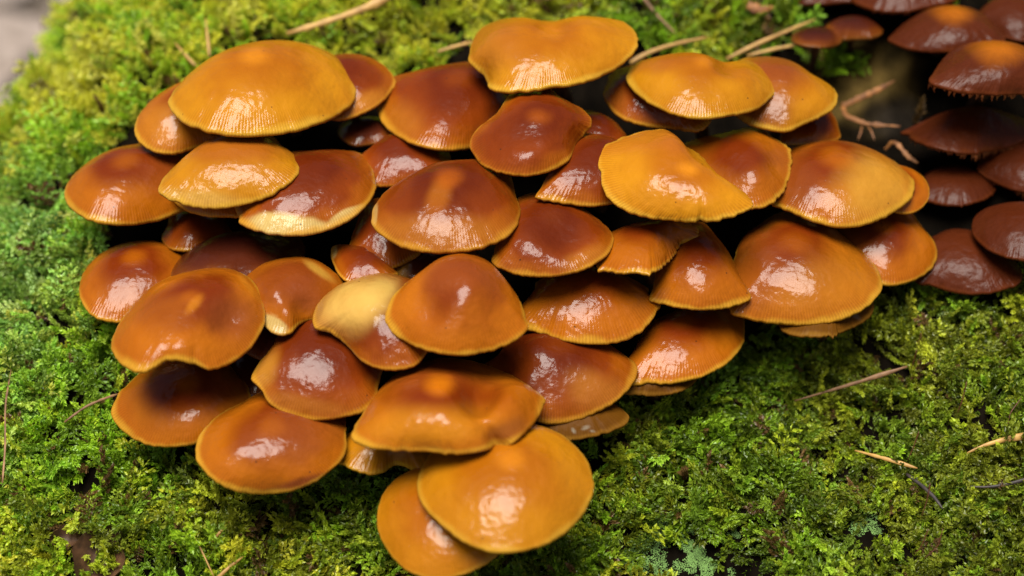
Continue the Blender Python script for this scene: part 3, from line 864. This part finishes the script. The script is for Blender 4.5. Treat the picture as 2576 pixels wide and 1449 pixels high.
    odd = (np.arange(2 * ng) % 2).astype(float)
    for fr in (0.12, 0.35, 0.6, 0.8, 0.95):
        hb = np.interp(fr, RR, H * dome(RR))
        deep = -0.03 * rm - 0.10 * rm * (1 - fr)
        hh = np.where(odd > 0, deep, min(hb - 2.2 * th1, 0.10 * rm))
        j = int(np.argmin(np.abs(RR - fr)))
        wobn = np.interp(tg, THF, h[:, -1], period=2 * math.pi) * fr ** 2
        GV.append(W3(fr * Ri * np.cos(tg), fr * Ri * np.sin(tg), hh + wobn))
    GV = np.concatenate(GV)
    m2 = 2 * ng; q = np.arange(m2); q2 = (q + 1) % m2
    GQ = np.concatenate([np.stack([i * m2 + q, i * m2 + q2, (i + 1) * m2 + q2, (i + 1) * m2 + q], 1) for i in range(4)])
    link("gills", mesh_np("gills", GV - foot, GQ, smooth=False), M_GILL, root)
    # stem
    ts = np.linspace(0, 1, 14)[:, None]
    p0, p3 = apex_in, foot
    ln = np.linalg.norm(p3 - p0)
    p1 = p0 - n * 0.45 * ln; p2 = p3 + NA * 0.35 * ln
    path = (1 - ts) ** 3 * p0 + 3 * ts * (1 - ts) ** 2 * p1 + 3 * ts ** 2 * (1 - ts) * p2 + ts ** 3 * p3
    rs = (0.10 * rm * sc + 0.0006) * (1.0 + 0.25 * (1 - ts[:, 0]) ** 3 - 0.15 * ts[:, 0])
    SV, SQ, ST = tube(path - foot, rs, 12)
    link("stem", mesh_np("stem", SV, SQ, ST), M_STEM, root)
    # ragged veil teeth along the edge of the old caps
    if sp.get('fringe'):
        FV, FT = [], []
        for t0 in np.arange(0, 2 * math.pi, 0.06):
            if g.random() < 0.12: continue
            t0 += g.uniform(-0.02, 0.02)
            wd = g.uniform(0.02, 0.045)
            tl = sp['fringe'] * g.uniform(0.06, 0.17) * rm * (0.5 + 0.5 * (vnoise(t0 * 2, k, 71) + 0.6))
            if tl < 2: continue
            bx = len(FV)
            for dt, dl, fr in ((-wd, 0, 0.985), (wd, 0, 0.985), (-wd * 0.55, 0.6, 1.0), (wd * 0.45, 0.6, 1.0), (g.uniform(-wd, wd), 1.0, 0.99),
                               (-wd * 0.5, 0.2, 0.955), (wd * 0.5, 0.2, 0.955)):
                a = t0 + dt
                Rv = np.interp(a % (2 * math.pi), THF, R, period=2 * math.pi) * fr
                hv = np.interp(a % (2 * math.pi), THF, h[:, -1], period=2 * math.pi)
                FV.append(W3(np.array(Rv * math.cos(a)), np.array(Rv * math.sin(a)), np.array(hv - 0.3 * th1 - dl * tl)))
            FT += [(bx, bx + 2, bx + 3), (bx, bx + 3, bx + 1), (bx + 2, bx + 4, bx + 3), (bx + 5, bx + 3, bx + 2), (bx + 5, bx + 6, bx + 3), (bx + 5, bx + 2, bx), (bx + 6, bx + 1, bx + 3)]
        if FV:
            fo = link("veil_fringe", mesh_np("veil_fringe", np.array(FV) - foot, None, FT), M_FRINGE, root)
            fo["kind"] = "stuff"
    tag(root, sp['label'], "mushroom", sp.get('group', "mushrooms in the overlapping cluster"))


for k, sp in enumerate(SPECS):
    build_mushroom(k, sp)
# ------------------------------------------------------------------ moss: shoots set on the log by geometry nodes
def leaf_faces(V, F, tipv, base, axis, side, nrm, ln, wd, tip0, tip1):
    i = len(V)
    V += [base, base + axis * ln * 0.45 + side * wd, base + axis * ln * 0.5 - nrm * wd * 0.35, base + axis * ln * 0.45 - side * wd, base + axis * ln + nrm * ln * 0.12]
    tipv += [tip0, tip0 * 0.5 + tip1 * 0.5, tip0 * 0.6 + tip1 * 0.4, tip0 * 0.5 + tip1 * 0.5, tip1]
    F += [(i, i + 2, i + 1), (i, i + 3, i + 2), (i + 1, i + 2, i + 4), (i + 2, i + 3, i + 4)]


def shoot(g, L, nleaf, ll, lw, spread, bend, V, F, tv, org=None, d0=None, t0=0.0, t1=1.0):
    org = np.zeros(3) if org is None else org
    d = np.array([0, 0, 1.0]) if d0 is None else d0 / np.linalg.norm(d0)
    ref = np.array([1.0, 0.1, 0.2]) if abs(d[0]) < 0.9 else np.array([0, 1.0, 0.2])
    a = np.cross(d, ref); a /= np.linalg.norm(a); b = np.cross(d, a)
    bd = a * math.cos(g.uniform(0, 6.28)) + b * math.sin(g.uniform(0, 6.28))
    phi = g.uniform(0, 6.28)
    for i in range(nleaf):
        t = (i + 0.5) / nleaf
        p = org + d * L * t + bd * bend * L * t * t
        ax0 = d + bd * 2 * bend * t; ax0 /= np.linalg.norm(ax0)
        phi += 2.4 + g.uniform(-0.3, 0.3)
        rad = a * math.cos(phi) + b * math.sin(phi)
        sp_ = spread * (1.15 - 0.75 * t) * g.uniform(0.75, 1.25)
        ax = ax0 * math.cos(sp_) + rad * math.sin(sp_); ax /= np.linalg.norm(ax)
        side = np.cross(ax, rad); side /= np.linalg.norm(side) + 1e-9
        nrm = np.cross(side, ax)
        k = (0.75 + 0.4 * math.sin(math.pi * min(t * 1.1, 1))) * g.uniform(0.8, 1.15)
        leaf_faces(V, F, tv, p, ax, side, nrm, ll * k, lw * k, t0 + (t1 - t0) * t * 0.8, t0 + (t1 - t0) * (0.25 + 0.75 * t))


MM = 0.001
moss_col = bpy.data.collections.new("moss_shoots")
rough_col = bpy.data.collections.new("crust_grains")


def moss_material():
    m, nt, N, L, bs = new_mat("moss_leaf")
    ci = add(N, "ShaderNodeAttribute", attribute_name="tint"); ci.attribute_type = 'INSTANCER'
    tp = add(N, "ShaderNodeAttribute", attribute_name="tip")
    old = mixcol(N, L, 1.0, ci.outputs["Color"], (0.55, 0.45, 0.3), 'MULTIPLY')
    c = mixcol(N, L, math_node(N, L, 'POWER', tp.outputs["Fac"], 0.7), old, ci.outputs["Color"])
    L.new(c, bs.inputs["Base Color"])
    bs.inputs["Roughness"].default_value = 0.38
    bs.inputs["Specular IOR Level"].default_value = 0.5
    tr = add(N, "ShaderNodeBsdfTranslucent")
    L.new(mixcol(N, L, 1.0, c, (1.0, 1.0, 0.45), 'MULTIPLY'), tr.inputs[0])
    mx = add(N, "ShaderNodeMixShader"); mx.inputs[0].default_value = 0.42
    L.new(bs.outputs[0], mx.inputs[1]); L.new(tr.outputs[0], mx.inputs[2])
    L.new(mx.outputs[0], N["Material Output"].inputs[0])
    return m


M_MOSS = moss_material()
variants = []
for vI in range(14):
    g = np.random.default_rng(900 + vI)
    V, F, tv = [], [], []
    if vI < 7:        # plump leafy shoots
        shoot(g, g.uniform(5, 8.0) * MM, int(g.integers(22, 30)), g.uniform(1.5, 2.1) * MM, g.uniform(0.36, 0.48) * MM, 0.6, g.uniform(0.1, 0.5), V, F, tv)
    else:             # feathery branched shoots
        Lm = g.uniform(8, 12) * MM
        bend = g.uniform(0.15, 0.45)
        shoot(g, Lm, 18, 1.3 * MM, 0.32 * MM, 0.6, 0.0, V, F, tv)
        for i in range(9):
            t = 0.18 + 0.78 * i / 9
            sd = 1 if i % 2 else -1
            shoot(g, Lm * 0.36 * (1.1 - 0.75 * t), 8, 1.25 * MM, 0.36 * MM, 0.45, 0.2, V, F, tv, org=np.array([0, 0, Lm * t]),
                  d0=np.array([sd * 1.0, g.uniform(-0.5, 0.5), 0.75]), t0=0.15 + 0.5 * t, t1=0.55 + 0.45 * t)
        V = [np.array([p[0], p[1] + bend * p[2] * p[2] / Lm, p[2]]) for p in V]
    me = mesh_np("moss_shoot", np.array(V), None, F, smooth=False)
    at = me.attributes.new("tip", 'FLOAT', 'POINT'); at.data.foreach_set("value", np.array(tv, np.float32))
    me.materials.append(M_MOSS)
    ob = bpy.data.objects.new("moss_shoot_%02d" % vI, me)
    moss_col.objects.link(ob)


def euler_from_dir(D, spin):
    """XYZ euler angles that turn +Z to D with a spin about it"""
    z = D / np.linalg.norm(D, axis=1)[:, None]
    ref = np.where(np.abs(z[:, :1]) < 0.9, np.array([[1.0, 0, 0]]), np.array([[0, 1.0, 0]]))
    x = np.cross(ref, z); x /= np.linalg.norm(x, axis=1)[:, None]
    y = np.cross(z, x)
    c, s = np.cos(spin)[:, None], np.sin(spin)[:, None]
    x, y = c * x + s * y, -s * x + c * y
    ey = -np.arcsin(np.clip(x[:, 2], -1, 1))
    ex = np.arctan2(y[:, 2], z[:, 2]); ez = np.arctan2(x[:, 1], x[:, 0])
    return np.stack([ex, ey, ez], 1)


def scatter_object(name, P, E, S, I, T, coll, loc):
    me = bpy.data.meshes.new(name)
    me.vertices.add(len(P)); me.vertices.foreach_set("co", (P - loc).astype(np.float32).ravel())
    for nm, ty, arr, f in (("rot", 'FLOAT_VECTOR', E, "vector"), ("scl", 'FLOAT', S, "value"), ("pick", 'INT', I, "value"), ("tint", 'FLOAT_VECTOR', T, "vector")):
        a = me.attributes.new(nm, ty, 'POINT')
        a.data.foreach_set(f, np.asarray(arr, np.int32 if ty == 'INT' else np.float32).ravel())
    o = link(name, me, None, loc=loc)
    ng = bpy.data.node_groups.new(name + "_nodes", 'GeometryNodeTree')
    ng.interface.new_socket("Geometry", in_out='INPUT', socket_type='NodeSocketGeometry')
    ng.interface.new_socket("Geometry", in_out='OUTPUT', socket_type='NodeSocketGeometry')
    n = ng.nodes; l = ng.links
    gi = n.new("NodeGroupInput"); go = n.new("NodeGroupOutput")
    ci = n.new("GeometryNodeCollectionInfo"); ci.inputs[0].default_value = coll
    ci.inputs["Separate Children"].default_value = True; ci.inputs["Reset Children"].default_value = True
    ip = n.new("GeometryNodeInstanceOnPoints"); ip.inputs["Pick Instance"].default_value = True

    def named(nm, ty):
        q = n.new("GeometryNodeInputNamedAttribute"); q.data_type = ty; q.inputs[0].default_value = nm
        return q.outputs[0]
    er = n.new("FunctionNodeEulerToRotation")
    l.new(named("rot", 'FLOAT_VECTOR'), er.inputs[0])
    l.new(gi.outputs[0], ip.inputs["Points"]); l.new(ci.outputs[0], ip.inputs["Instance"])
    l.new(named("pick", 'INT'), ip.inputs["Instance Index"]); l.new(er.outputs[0], ip.inputs["Rotation"])
    l.new(named("scl", 'FLOAT'), ip.inputs["Scale"]); l.new(ip.outputs[0], go.inputs[0])
    md = o.modifiers.new("scatter", 'NODES'); md.node_group = ng
    return o


# where the bark is bare: crusty lichen patches and the hollow by the old mushrooms
BARE = []
for (bx, by, br) in ((1690, 1405, 105), (1840, 1435, 95), (1790, 1365, 65), (2180, 1325, 35), (2420, 1445, 35), (640, 1440, 25)):
    BARE.append((*px_to_st(bx, by), br))
HOLLOW = [(*px_to_st(bx, by), br) for (bx, by, br) in ((2250, 240, 170), (2350, 130, 160), (2200, 340, 110), (2450, 400, 220), (2500, 150, 200), (2480, 620, 150), (2150, 90, 70), (2330, 560, 60), (2520, 0, 140), (2350, 260, 90), (2420, 290, 100), (2560, 300, 120), (2060, 60, 60), (2200, 20, 110))]

NM = 125000
ms = rng.uniform(-2150, 2300, NM); mt = rng.uniform(-1900, 2300, NM)
Pm = surf(ms, mt)
qx, qy, qw = project(Pm)
keep = (qx > -420) & (qx < 3000) & (qy > -380) & (qy < 1850)
# nothing grows in the dark under the middle of the cluster
under = np.zeros(NX * NY, bool)
for sp, mp_ in zip(SPECS, maps):
    under |= mp_ > -1e8
under = under.reshape(NX, NY)
for _ in range(12):
    p_ = np.pad(under, 1); under = p_[1:-1, 1:-1] | p_[:-2, 1:-1] | p_[2:, 1:-1] | p_[1:-1, :-2] | p_[1:-1, 2:]
for _ in range(16):
    p_ = np.pad(under, 1); under = p_[1:-1, 1:-1] & p_[:-2, 1:-1] & p_[2:, 1:-1] & p_[1:-1, :-2] & p_[1:-1, 2:]
ux_ = np.clip(((qx + 150) / CELL).astype(int), 0, NX - 1); uy_ = np.clip(((qy + 150) / CELL).astype(int), 0, NY - 1)
keep &= ~under[ux_, uy_]
den = 0.62 + 0.5 * vnoise(ms / 120, mt / 120, 31) + 0.35 * vnoise(ms / 45, mt / 45, 33)
keep &= rng.random(NM) < np.clip(den, 0.4, 1.0)
for (bs_, bt_, br) in BARE:
    d = np.hypot(ms - bs_, mt - bt_) / br + 0.35 * vnoise(ms / 30, mt / 30, 37)
    keep &= ~((d < 1) & (rng.random(NM) < 0.93))
for (bs_, bt_, br) in HOLLOW:
    d = np.hypot(ms - bs_, mt - bt_) / br + 0.3 * vnoise(ms / 60, mt / 60, 38)
    keep &= ~((d < 1) & (rng.random(NM) < 0.985))
ms, mt, Pm, qx, qy = ms[keep], mt[keep], Pm[keep], qx[keep], qy[keep]
nm = len(ms)
Nm = surf_normal(ms, mt)
rnd = rng.normal(size=(nm, 3)); rnd /= np.linalg.norm(rnd, axis=1)[:, None]
# neighbouring shoots lean the same way
fa = 6.28 * vnoise(ms / 160, mt / 160, 51) + 1.5 * vnoise(ms / 50, mt / 50, 52)
flow = SA * np.cos(fa)[:, None] + TA * np.sin(fa)[:, None]
Dm = Nm * 0.62 + rnd * 0.5 + flow * 0.7 - TA * 0.3 + np.array([0, 0, 0.15])
Em = euler_from_dir(Dm, rng.uniform(0, 6.28, nm))
Sm = rng.uniform(0.6, 1.45, nm) * (1 + 0.2 * vnoise(ms / 200, mt / 200, 53))
Im = np.where(rng.random(nm) < 0.6, rng.integers(0, 7, nm), rng.integers(7, 14, nm))
# own colour of the shoots: yellow-green, fresh green, bluish and olive patches; the brightness also paints in light and shade
ca = np.array([0.52, 0.58, 0.035]); cb = np.array([0.26, 0.45, 0.020]); cc = np.array([0.24, 0.48, 0.13]); cd = np.array([0.16, 0.18, 0.020])
p1 = sstep(-0.5, 0.6, vnoise(ms / 220, mt / 220, 61) + 0.6 * rng.normal(size=nm) * 0.5)
T = ca * p1[:, None] + cb * (1 - p1)[:, None]
blue = sstep(-850, -1250, ms) * sstep(50, -350, mt)
T = lerp(T, cc, np.clip(blue * 0.75 + 0.12 * rng.normal(size=nm), 0, 1))
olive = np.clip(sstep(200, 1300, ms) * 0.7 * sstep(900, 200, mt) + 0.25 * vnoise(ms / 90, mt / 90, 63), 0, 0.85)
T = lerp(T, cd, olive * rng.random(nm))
T = T * (0.38 + 1.05 * rng.random(nm) ** 1.6)[:, None]
lime = sstep(300, -700, ms) * sstep(-300, 500, mt)
T = T * (1.2 + 0.6 * lime)[:, None] * (1 + 0.45 * sstep(-500, -1000, ms))[:, None] * (1 - 0.14 * sstep(100, 900, ms) * sstep(900, 300, mt))[:, None]  # left flank lightened and right side dimmed, painting in light and shade
T = np.clip(T, 0, 0.75)
dead = rng.random(nm) < 0.05
T[dead] = np.array([0.20, 0.115, 0.04]) * rng.uniform(0.5, 1.3, (int(dead.sum()), 1))
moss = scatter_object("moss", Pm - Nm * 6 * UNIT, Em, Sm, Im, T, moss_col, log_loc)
tag(moss, "bright green feathery moss carpeting the log", "moss", kind="stuff")

# pale crust of grainy lichen on the bare black bark
for vI in range(4):
    g = np.random.default_rng(40 + vI)
    V, F = [], []
    for q in range(7):
        c = g.normal(size=3) * np.array([0.45, 0.45, 0.1]) * MM
        r_ = g.uniform(0.14, 0.34) * MM
        i = len(V)
        V += [c + r_ * np.array(p) for p in ((1, 0, 0), (0, 1, 0), (-1, 0, 0), (0, -1, 0), (0, 0, 0.8), (0, 0, -0.8))]
        F += [(i, i + 1, i + 4), (i + 1, i + 2, i + 4), (i + 2, i + 3, i + 4), (i + 3, i, i + 4)]
    me = mesh_np("grain", np.array(V), None, F)
    mt_, nt_, N_, L_, b_ = new_mat("lichen_crust_%d" % vI)
    ci_ = add(N_, "ShaderNodeAttribute", attribute_name="tint"); ci_.attribute_type = 'INSTANCER'
    L_.new(ci_.outputs["Color"], b_.inputs["Base Color"]); b_.inputs["Roughness"].default_value = 0.9
    me.materials.append(mt_)
    rough_col.objects.link(bpy.data.objects.new("grain_%d" % vI, me))
LS, LT = [], []
for (bs_, bt_, br) in BARE:
    k = int(br * br * 0.16)
    a = rng.uniform(0, 6.28, k); r_ = br * 1.15 * np.sqrt(rng.random(k))
    LS.append(bs_ + r_ * np.cos(a)); LT.append(bt_ + r_ * np.sin(a))
LS, LT = np.concatenate(LS), np.concatenate(LT)
kk = (vnoise(LS / 26, LT / 26, 81) + 0.7 * vnoise(LS / 70, LT / 70, 82)) > 0.02
LS, LT = LS[kk], LT[kk]
LN = surf_normal(LS, LT)
lt_ = np.array([0.12, 0.22, 0.05]) * rng.uniform(0.55, 1.25, (len(LS), 1))
lich = scatter_object("lichen_crust", surf(LS, LT), euler_from_dir(LN, rng.uniform(0, 6.28, len(LS))), rng.uniform(0.35, 0.85, len(LS)), rng.integers(0, 4, len(LS)), lt_, rough_col, log_loc)
tag(lich, "pale green grainy lichen crust on bare black bark", "lichen", kind="stuff")


# ------------------------------------------------------------------ straws, needles, twigs and shreds lying on the moss
def strand(name, pts, w0, w1, mat, label, cat, group, flat=0.5, jag=0.12, lift=(45, 45), sag=0.0, seed=0, n=14):
    g = np.random.default_rng(2000 + seed)
    pts = np.array(pts, float).reshape(-1, 2)
    tt_ = np.linspace(0, 1, n); tk = np.linspace(0, 1, len(pts))
    X, Y = np.interp(tt_, tk, pts[:, 0]), np.interp(tt_, tk, pts[:, 1])
    if len(pts) > 2:
        for _ in range(2):
            X[1:-1] = (X[:-2] + 2 * X[1:-1] + X[2:]) / 4; Y[1:-1] = (Y[:-2] + 2 * Y[1:-1] + Y[2:]) / 4
    ends = [px_to_st(*pts[0]), px_to_st(*pts[-1])]
    wz = []
    for (s, t), lf in zip(ends, lift):
        p = surf(np.array([s]), np.array([t]), lift=lf + 62)
        wz.append(project(p)[2][0])
    wmid = np.interp(tt_, [0, 1], wz) + sag * np.sin(math.pi * tt_)
    P = unproject(X, Y, wmid)
    R = np.interp(tt_, [0, 0.15, 0.8, 1], [w0 * 0.7, w0, w1, w1 * 0.35]) * 0.42 * UNIT * np.clip(1 + jag * g.normal(size=n), 0.25, 2)
    loc = P[0].copy()
    V, Q, T3 = tube(P - loc, R, 8, flat)
    return tag(link(name, mesh_np(name, V, Q, T3), mat, loc=loc), label, cat, group)


GS = "dry straws and needles on the moss"
k = 0
for args in (
    ("dry_straw", [722,84, 800,62, 880,35, 940,12, 1000,-18], 20, 30, M_STRAW, "thick dry straw blade slanting up from behind the largest ochre cap", "straw", (50, 90)),
    ("pine_needle", [527,142, 522,95, 517,48], 11, 7, M_STRAW, "short upright needle standing beside the largest ochre cap", "needle", (40, 90)),
    ("pine_needle", [492,165, 468,140, 440,108], 10, 8, M_STRAW, "short curved needle in moss next to the short upright one", "needle", (45, 55)),
    ("pine_needle", [1100,130, 1140,118, 1195,104], 10, 12, M_STRAW, "short straw tip poking out behind the saddle-shaped cap", "straw", (45, 45)),
    ("dry_straw", [1585,158, 1630,132, 1690,112, 1785,92], 16, 12, M_STRAW, "long pale straw running up from behind the saddle-shaped cap", "straw", (60, 50)),
    ("dry_straw", [1828,148, 1900,112, 1980,78, 2052,48], 15, 11, M_STRAW, "upper of two crossing straws by the ochre cap with wrinkled rings", "straw", (70, 60)),
    ("dry_straw", [1880,140, 1960,120, 2040,108, 2135,90], 12, 8, M_STRAW, "lower of two crossing straws by the ochre cap with wrinkled rings", "straw", (70, 60)),
    ("brown_twig", [1612,-15, 1650,35, 1700,85], 12, 9, M_TWIG, "thin brown twig sunk in moss above the crossing straws", "twig", (45, 40)),
    ("pine_needle", [2000,1008, 2080,985, 2180,955, 2282,922], 6, 16, M_TWIG, "long brown needle with a dark tip lying on the dark moss", "needle", (40, 60)),
    ("brown_twig", [2150,1133, 2220,1152, 2308,1178], 7, 13, M_STRAW, "short broken straw piece across the moss near a dark bent twig", "straw", (40, 55)),
    ("dry_straw", [2428,1142, 2480,1118, 2540,1103, 2660,1085], 7, 22, M_STRAW, "golden straw blade tapering to a red-brown point on the moss", "straw", (40, 70)),
    ("brown_twig", [2430,1224, 2490,1226, 2545,1216, 2640,1190], 7, 10, M_DARKTWIG, "thin dark reddish twig on the moss below the golden blade", "twig", (40, 60)),
    ("dark_twig", [2280,1192, 2320,1222, 2350,1250, 2372,1280], 12, 10, M_DARKTWIG, "short black bent twig half sunk in the moss", "twig", (35, 50)),
    ("pine_needle", [535,1362, 552,1340, 578,1312], 8, 9, M_STRAW, "tiny straw bit in moss below the cap with a rusty edge", "straw", (45, 55)),
    ("pine_needle", [540,1462, 575,1428, 612,1400], 12, 8, M_STRAW, "bright straw stub in moss beside the curled dead leaf", "straw", (50, 60)),
    ("pine_needle", [478,1330, 500,1370, 540,1455], 4, 5, M_STRAW, "hair-thin pale needle meeting the bright straw stub", "needle", (45, 50)),
    ("brown_twig", [162,1062, 215,1022, 262,1003, 300,990], 7, 9, M_TWIG, "thin brown twig leading to the cap below the notched wavy one", "twig", (45, 50)),
    ("brown_twig", [6,1215, 14,1120, 12,1020, 28,930], 7, 6, M_TWIG, "long thin stalk curving up along the bluish moss flank", "stalk", (60, 60)),
    ("bark_shred", [2118,268, 2160,248, 2205,228, 2252,202], 24, 16, M_SHRED, "orange bark shred with a torn end in the dark hollow", "bark", (25, 25)),
    ("bark_shred", [2120,268, 2128,292, 2180,312, 2265,318], 18, 12, M_SHRED, "bent orange bark fibre under the torn bark shred", "bark", (25, 25)),
    ("bark_shred", [2170,312, 2165,335, 2158,352], 9, 5, M_SHRED, "short orange fibre hanging from the bent bark fibre", "bark", (30, 25)),
    ("bark_shred", [2180,312, 2192,330, 2200,352], 8, 5, M_SHRED, "hair-thin orange fibre next to the short hanging one", "bark", (30, 25)),
    ("bark_shred", [2225,378, 2245,356, 2258,362, 2285,395, 2310,410], 13, 16, M_SHRED, "curled orange bark shred behind the large ochre cap with a dark side", "bark", (30, 25)),
    ("bark_shred", [1880,12, 1910,25, 1945,18], 34, 26, M_SHRED, "blurred orange-brown bark scrap in the moss by the small blackish caps", "bark", (40, 40)),
):
    k += 1
    strand(args[0], args[1], args[2], args[3], args[4], args[5], args[6], GS, lift=args[7], sag=8.0, seed=k, **(dict(jag=0.24, flat=0.16, n=26) if 'bark' in args[6] else {}))

# thin dark spore stalks of the moss
for q, (pts, lb) in enumerate((
    ([2690 - 120, 1000, 2600 - 60, 1040, 2530, 1100], "thin dark spore stalk above the golden straw blade"),
    ([2312,1085, 2300,1120, 2282,1160], "thin dark spore stalk crossing the short broken straw piece"),
    ([2306,880, 2300,905, 2292,930], "thin dark spore stalk above the long brown needle"),
    ([2432,960, 2420,1010, 2408,1040], "thin dark spore stalk beyond the tip of the long brown needle"),
    ([2340,1215, 2332,1260, 2318,1300], "thin dark spore stalk beside the black bent twig"),
    ([2336,1330, 2318,1375, 2300,1395], "pair of thin dark spore stalks, the one nearer the lichen patch"),
    ([2372,1330, 2360,1375, 2325,1405], "pair of thin dark spore stalks, the one farther from the lichen patch"))):
    strand("spore_stalk", pts, 3.5, 3.0, M_SETA, lb, "stalk", "dark spore stalks of the moss", flat=1.0, lift=(110, 45), seed=60 + q)


# curled dead leaf sunk in the moss
def dead_leaf(name, px, py, size, rot, label, mat, lift, curl):
    s, t = px_to_st(px, py)
    c = surf(np.array([s]), np.array([t]), lift=lift)[0]
    nn = surf_normal(np.array([s]), np.array([t]))[0]
    a = np.cross(nn, TA); a /= np.linalg.norm(a); b = np.cross(nn, a)
    ca_, sa_ = math.cos(rot), math.sin(rot)
    a, b = a * ca_ + b * sa_, -a * sa_ + b * ca_
    nu, nv = 15, 9
    V = []
    for side in (0, 1):
        for i in range(nu):
            u_ = i / (nu - 1)
            hw = 0.40 * math.sin(math.pi * min(u_ * 0.96 + 0.03, 1)) ** 0.8 * (1 + 0.28 * float(vnoise(u_ * 7, rot * 3, 12)))
            for j in range(nv):
                v_ = (j / (nv - 1) * 2 - 1)
                x = (u_ - 0.5) * size; y = v_ * hw * size
                z = curl * size * (v_ * v_ * 0.55 + (u_ - 0.5) ** 2 * 1.2) + 0.04 * size * float(vnoise(u_ * 4, v_ * 3, 11)) - side * 3
                V.append(c + (a * x + b * y + nn * z) * UNIT)
    Q = []
    for side in (0, 1):
        o = side * nu * nv
        for i in range(nu - 1):
            for j in range(nv - 1):
                f = (o + i * nv + j, o + (i + 1) * nv + j, o + (i + 1) * nv + j + 1, o + i * nv + j + 1)
                Q.append(f if side == 0 else f[::-1])
    V = np.array(V)
    return tag(link(name, mesh_np(name, V - c, Q), mat, loc=c), label, "leaf")


dead_leaf("dead_leaf", 268, 1405, 150, 1.3, "curled dark brown dead leaf half buried in moss", M_LEAF, 2, 0.6)
dead_leaf("dead_leaf", 170, 1365, 80, 0.4, "small brown leaf scrap in moss beside the larger curled dead leaf", M_LEAF, 6, 0.5)
dead_leaf("dead_leaf", 400, 285, 60, 0.9, "small dark leaf scrap in moss beside the plain orange cap", M_LEAF, 30, 0.4)

# pale litter on the ground far below the log
LV, LQ = [], []
g = np.random.default_rng(77)
for q in range(700):
    c = np.array([g.uniform(-1.6, 0.2), g.uniform(-0.2, 2.2), 0.035 + g.uniform(0, 0.02)])
    a0 = g.uniform(0, 6.28); ln = g.uniform(0.03, 0.07)
    a = np.array([math.cos(a0), math.sin(a0), g.uniform(-0.3, 0.3)]); b = np.array([-math.sin(a0), math.cos(a0), g.uniform(-0.3, 0.3)])
    i = len(LV)
    LV += [c - a * ln, c - a * ln * 0.3 + b * ln * 0.45, c + a * ln * 0.4 + b * ln * 0.4, c + a * ln, c + a * ln * 0.4 - b * ln * 0.4, c - a * ln * 0.3 - b * ln * 0.45]
    LQ += [(i, i + 1, i + 2, i + 3), (i, i + 3, i + 4, i + 5)]
tag(link("leaf_litter", mesh_np("leaf_litter", np.array(LV), LQ), M_LITTER), "pale dry leaf litter on the ground behind the log", "leaf litter", kind="stuff")
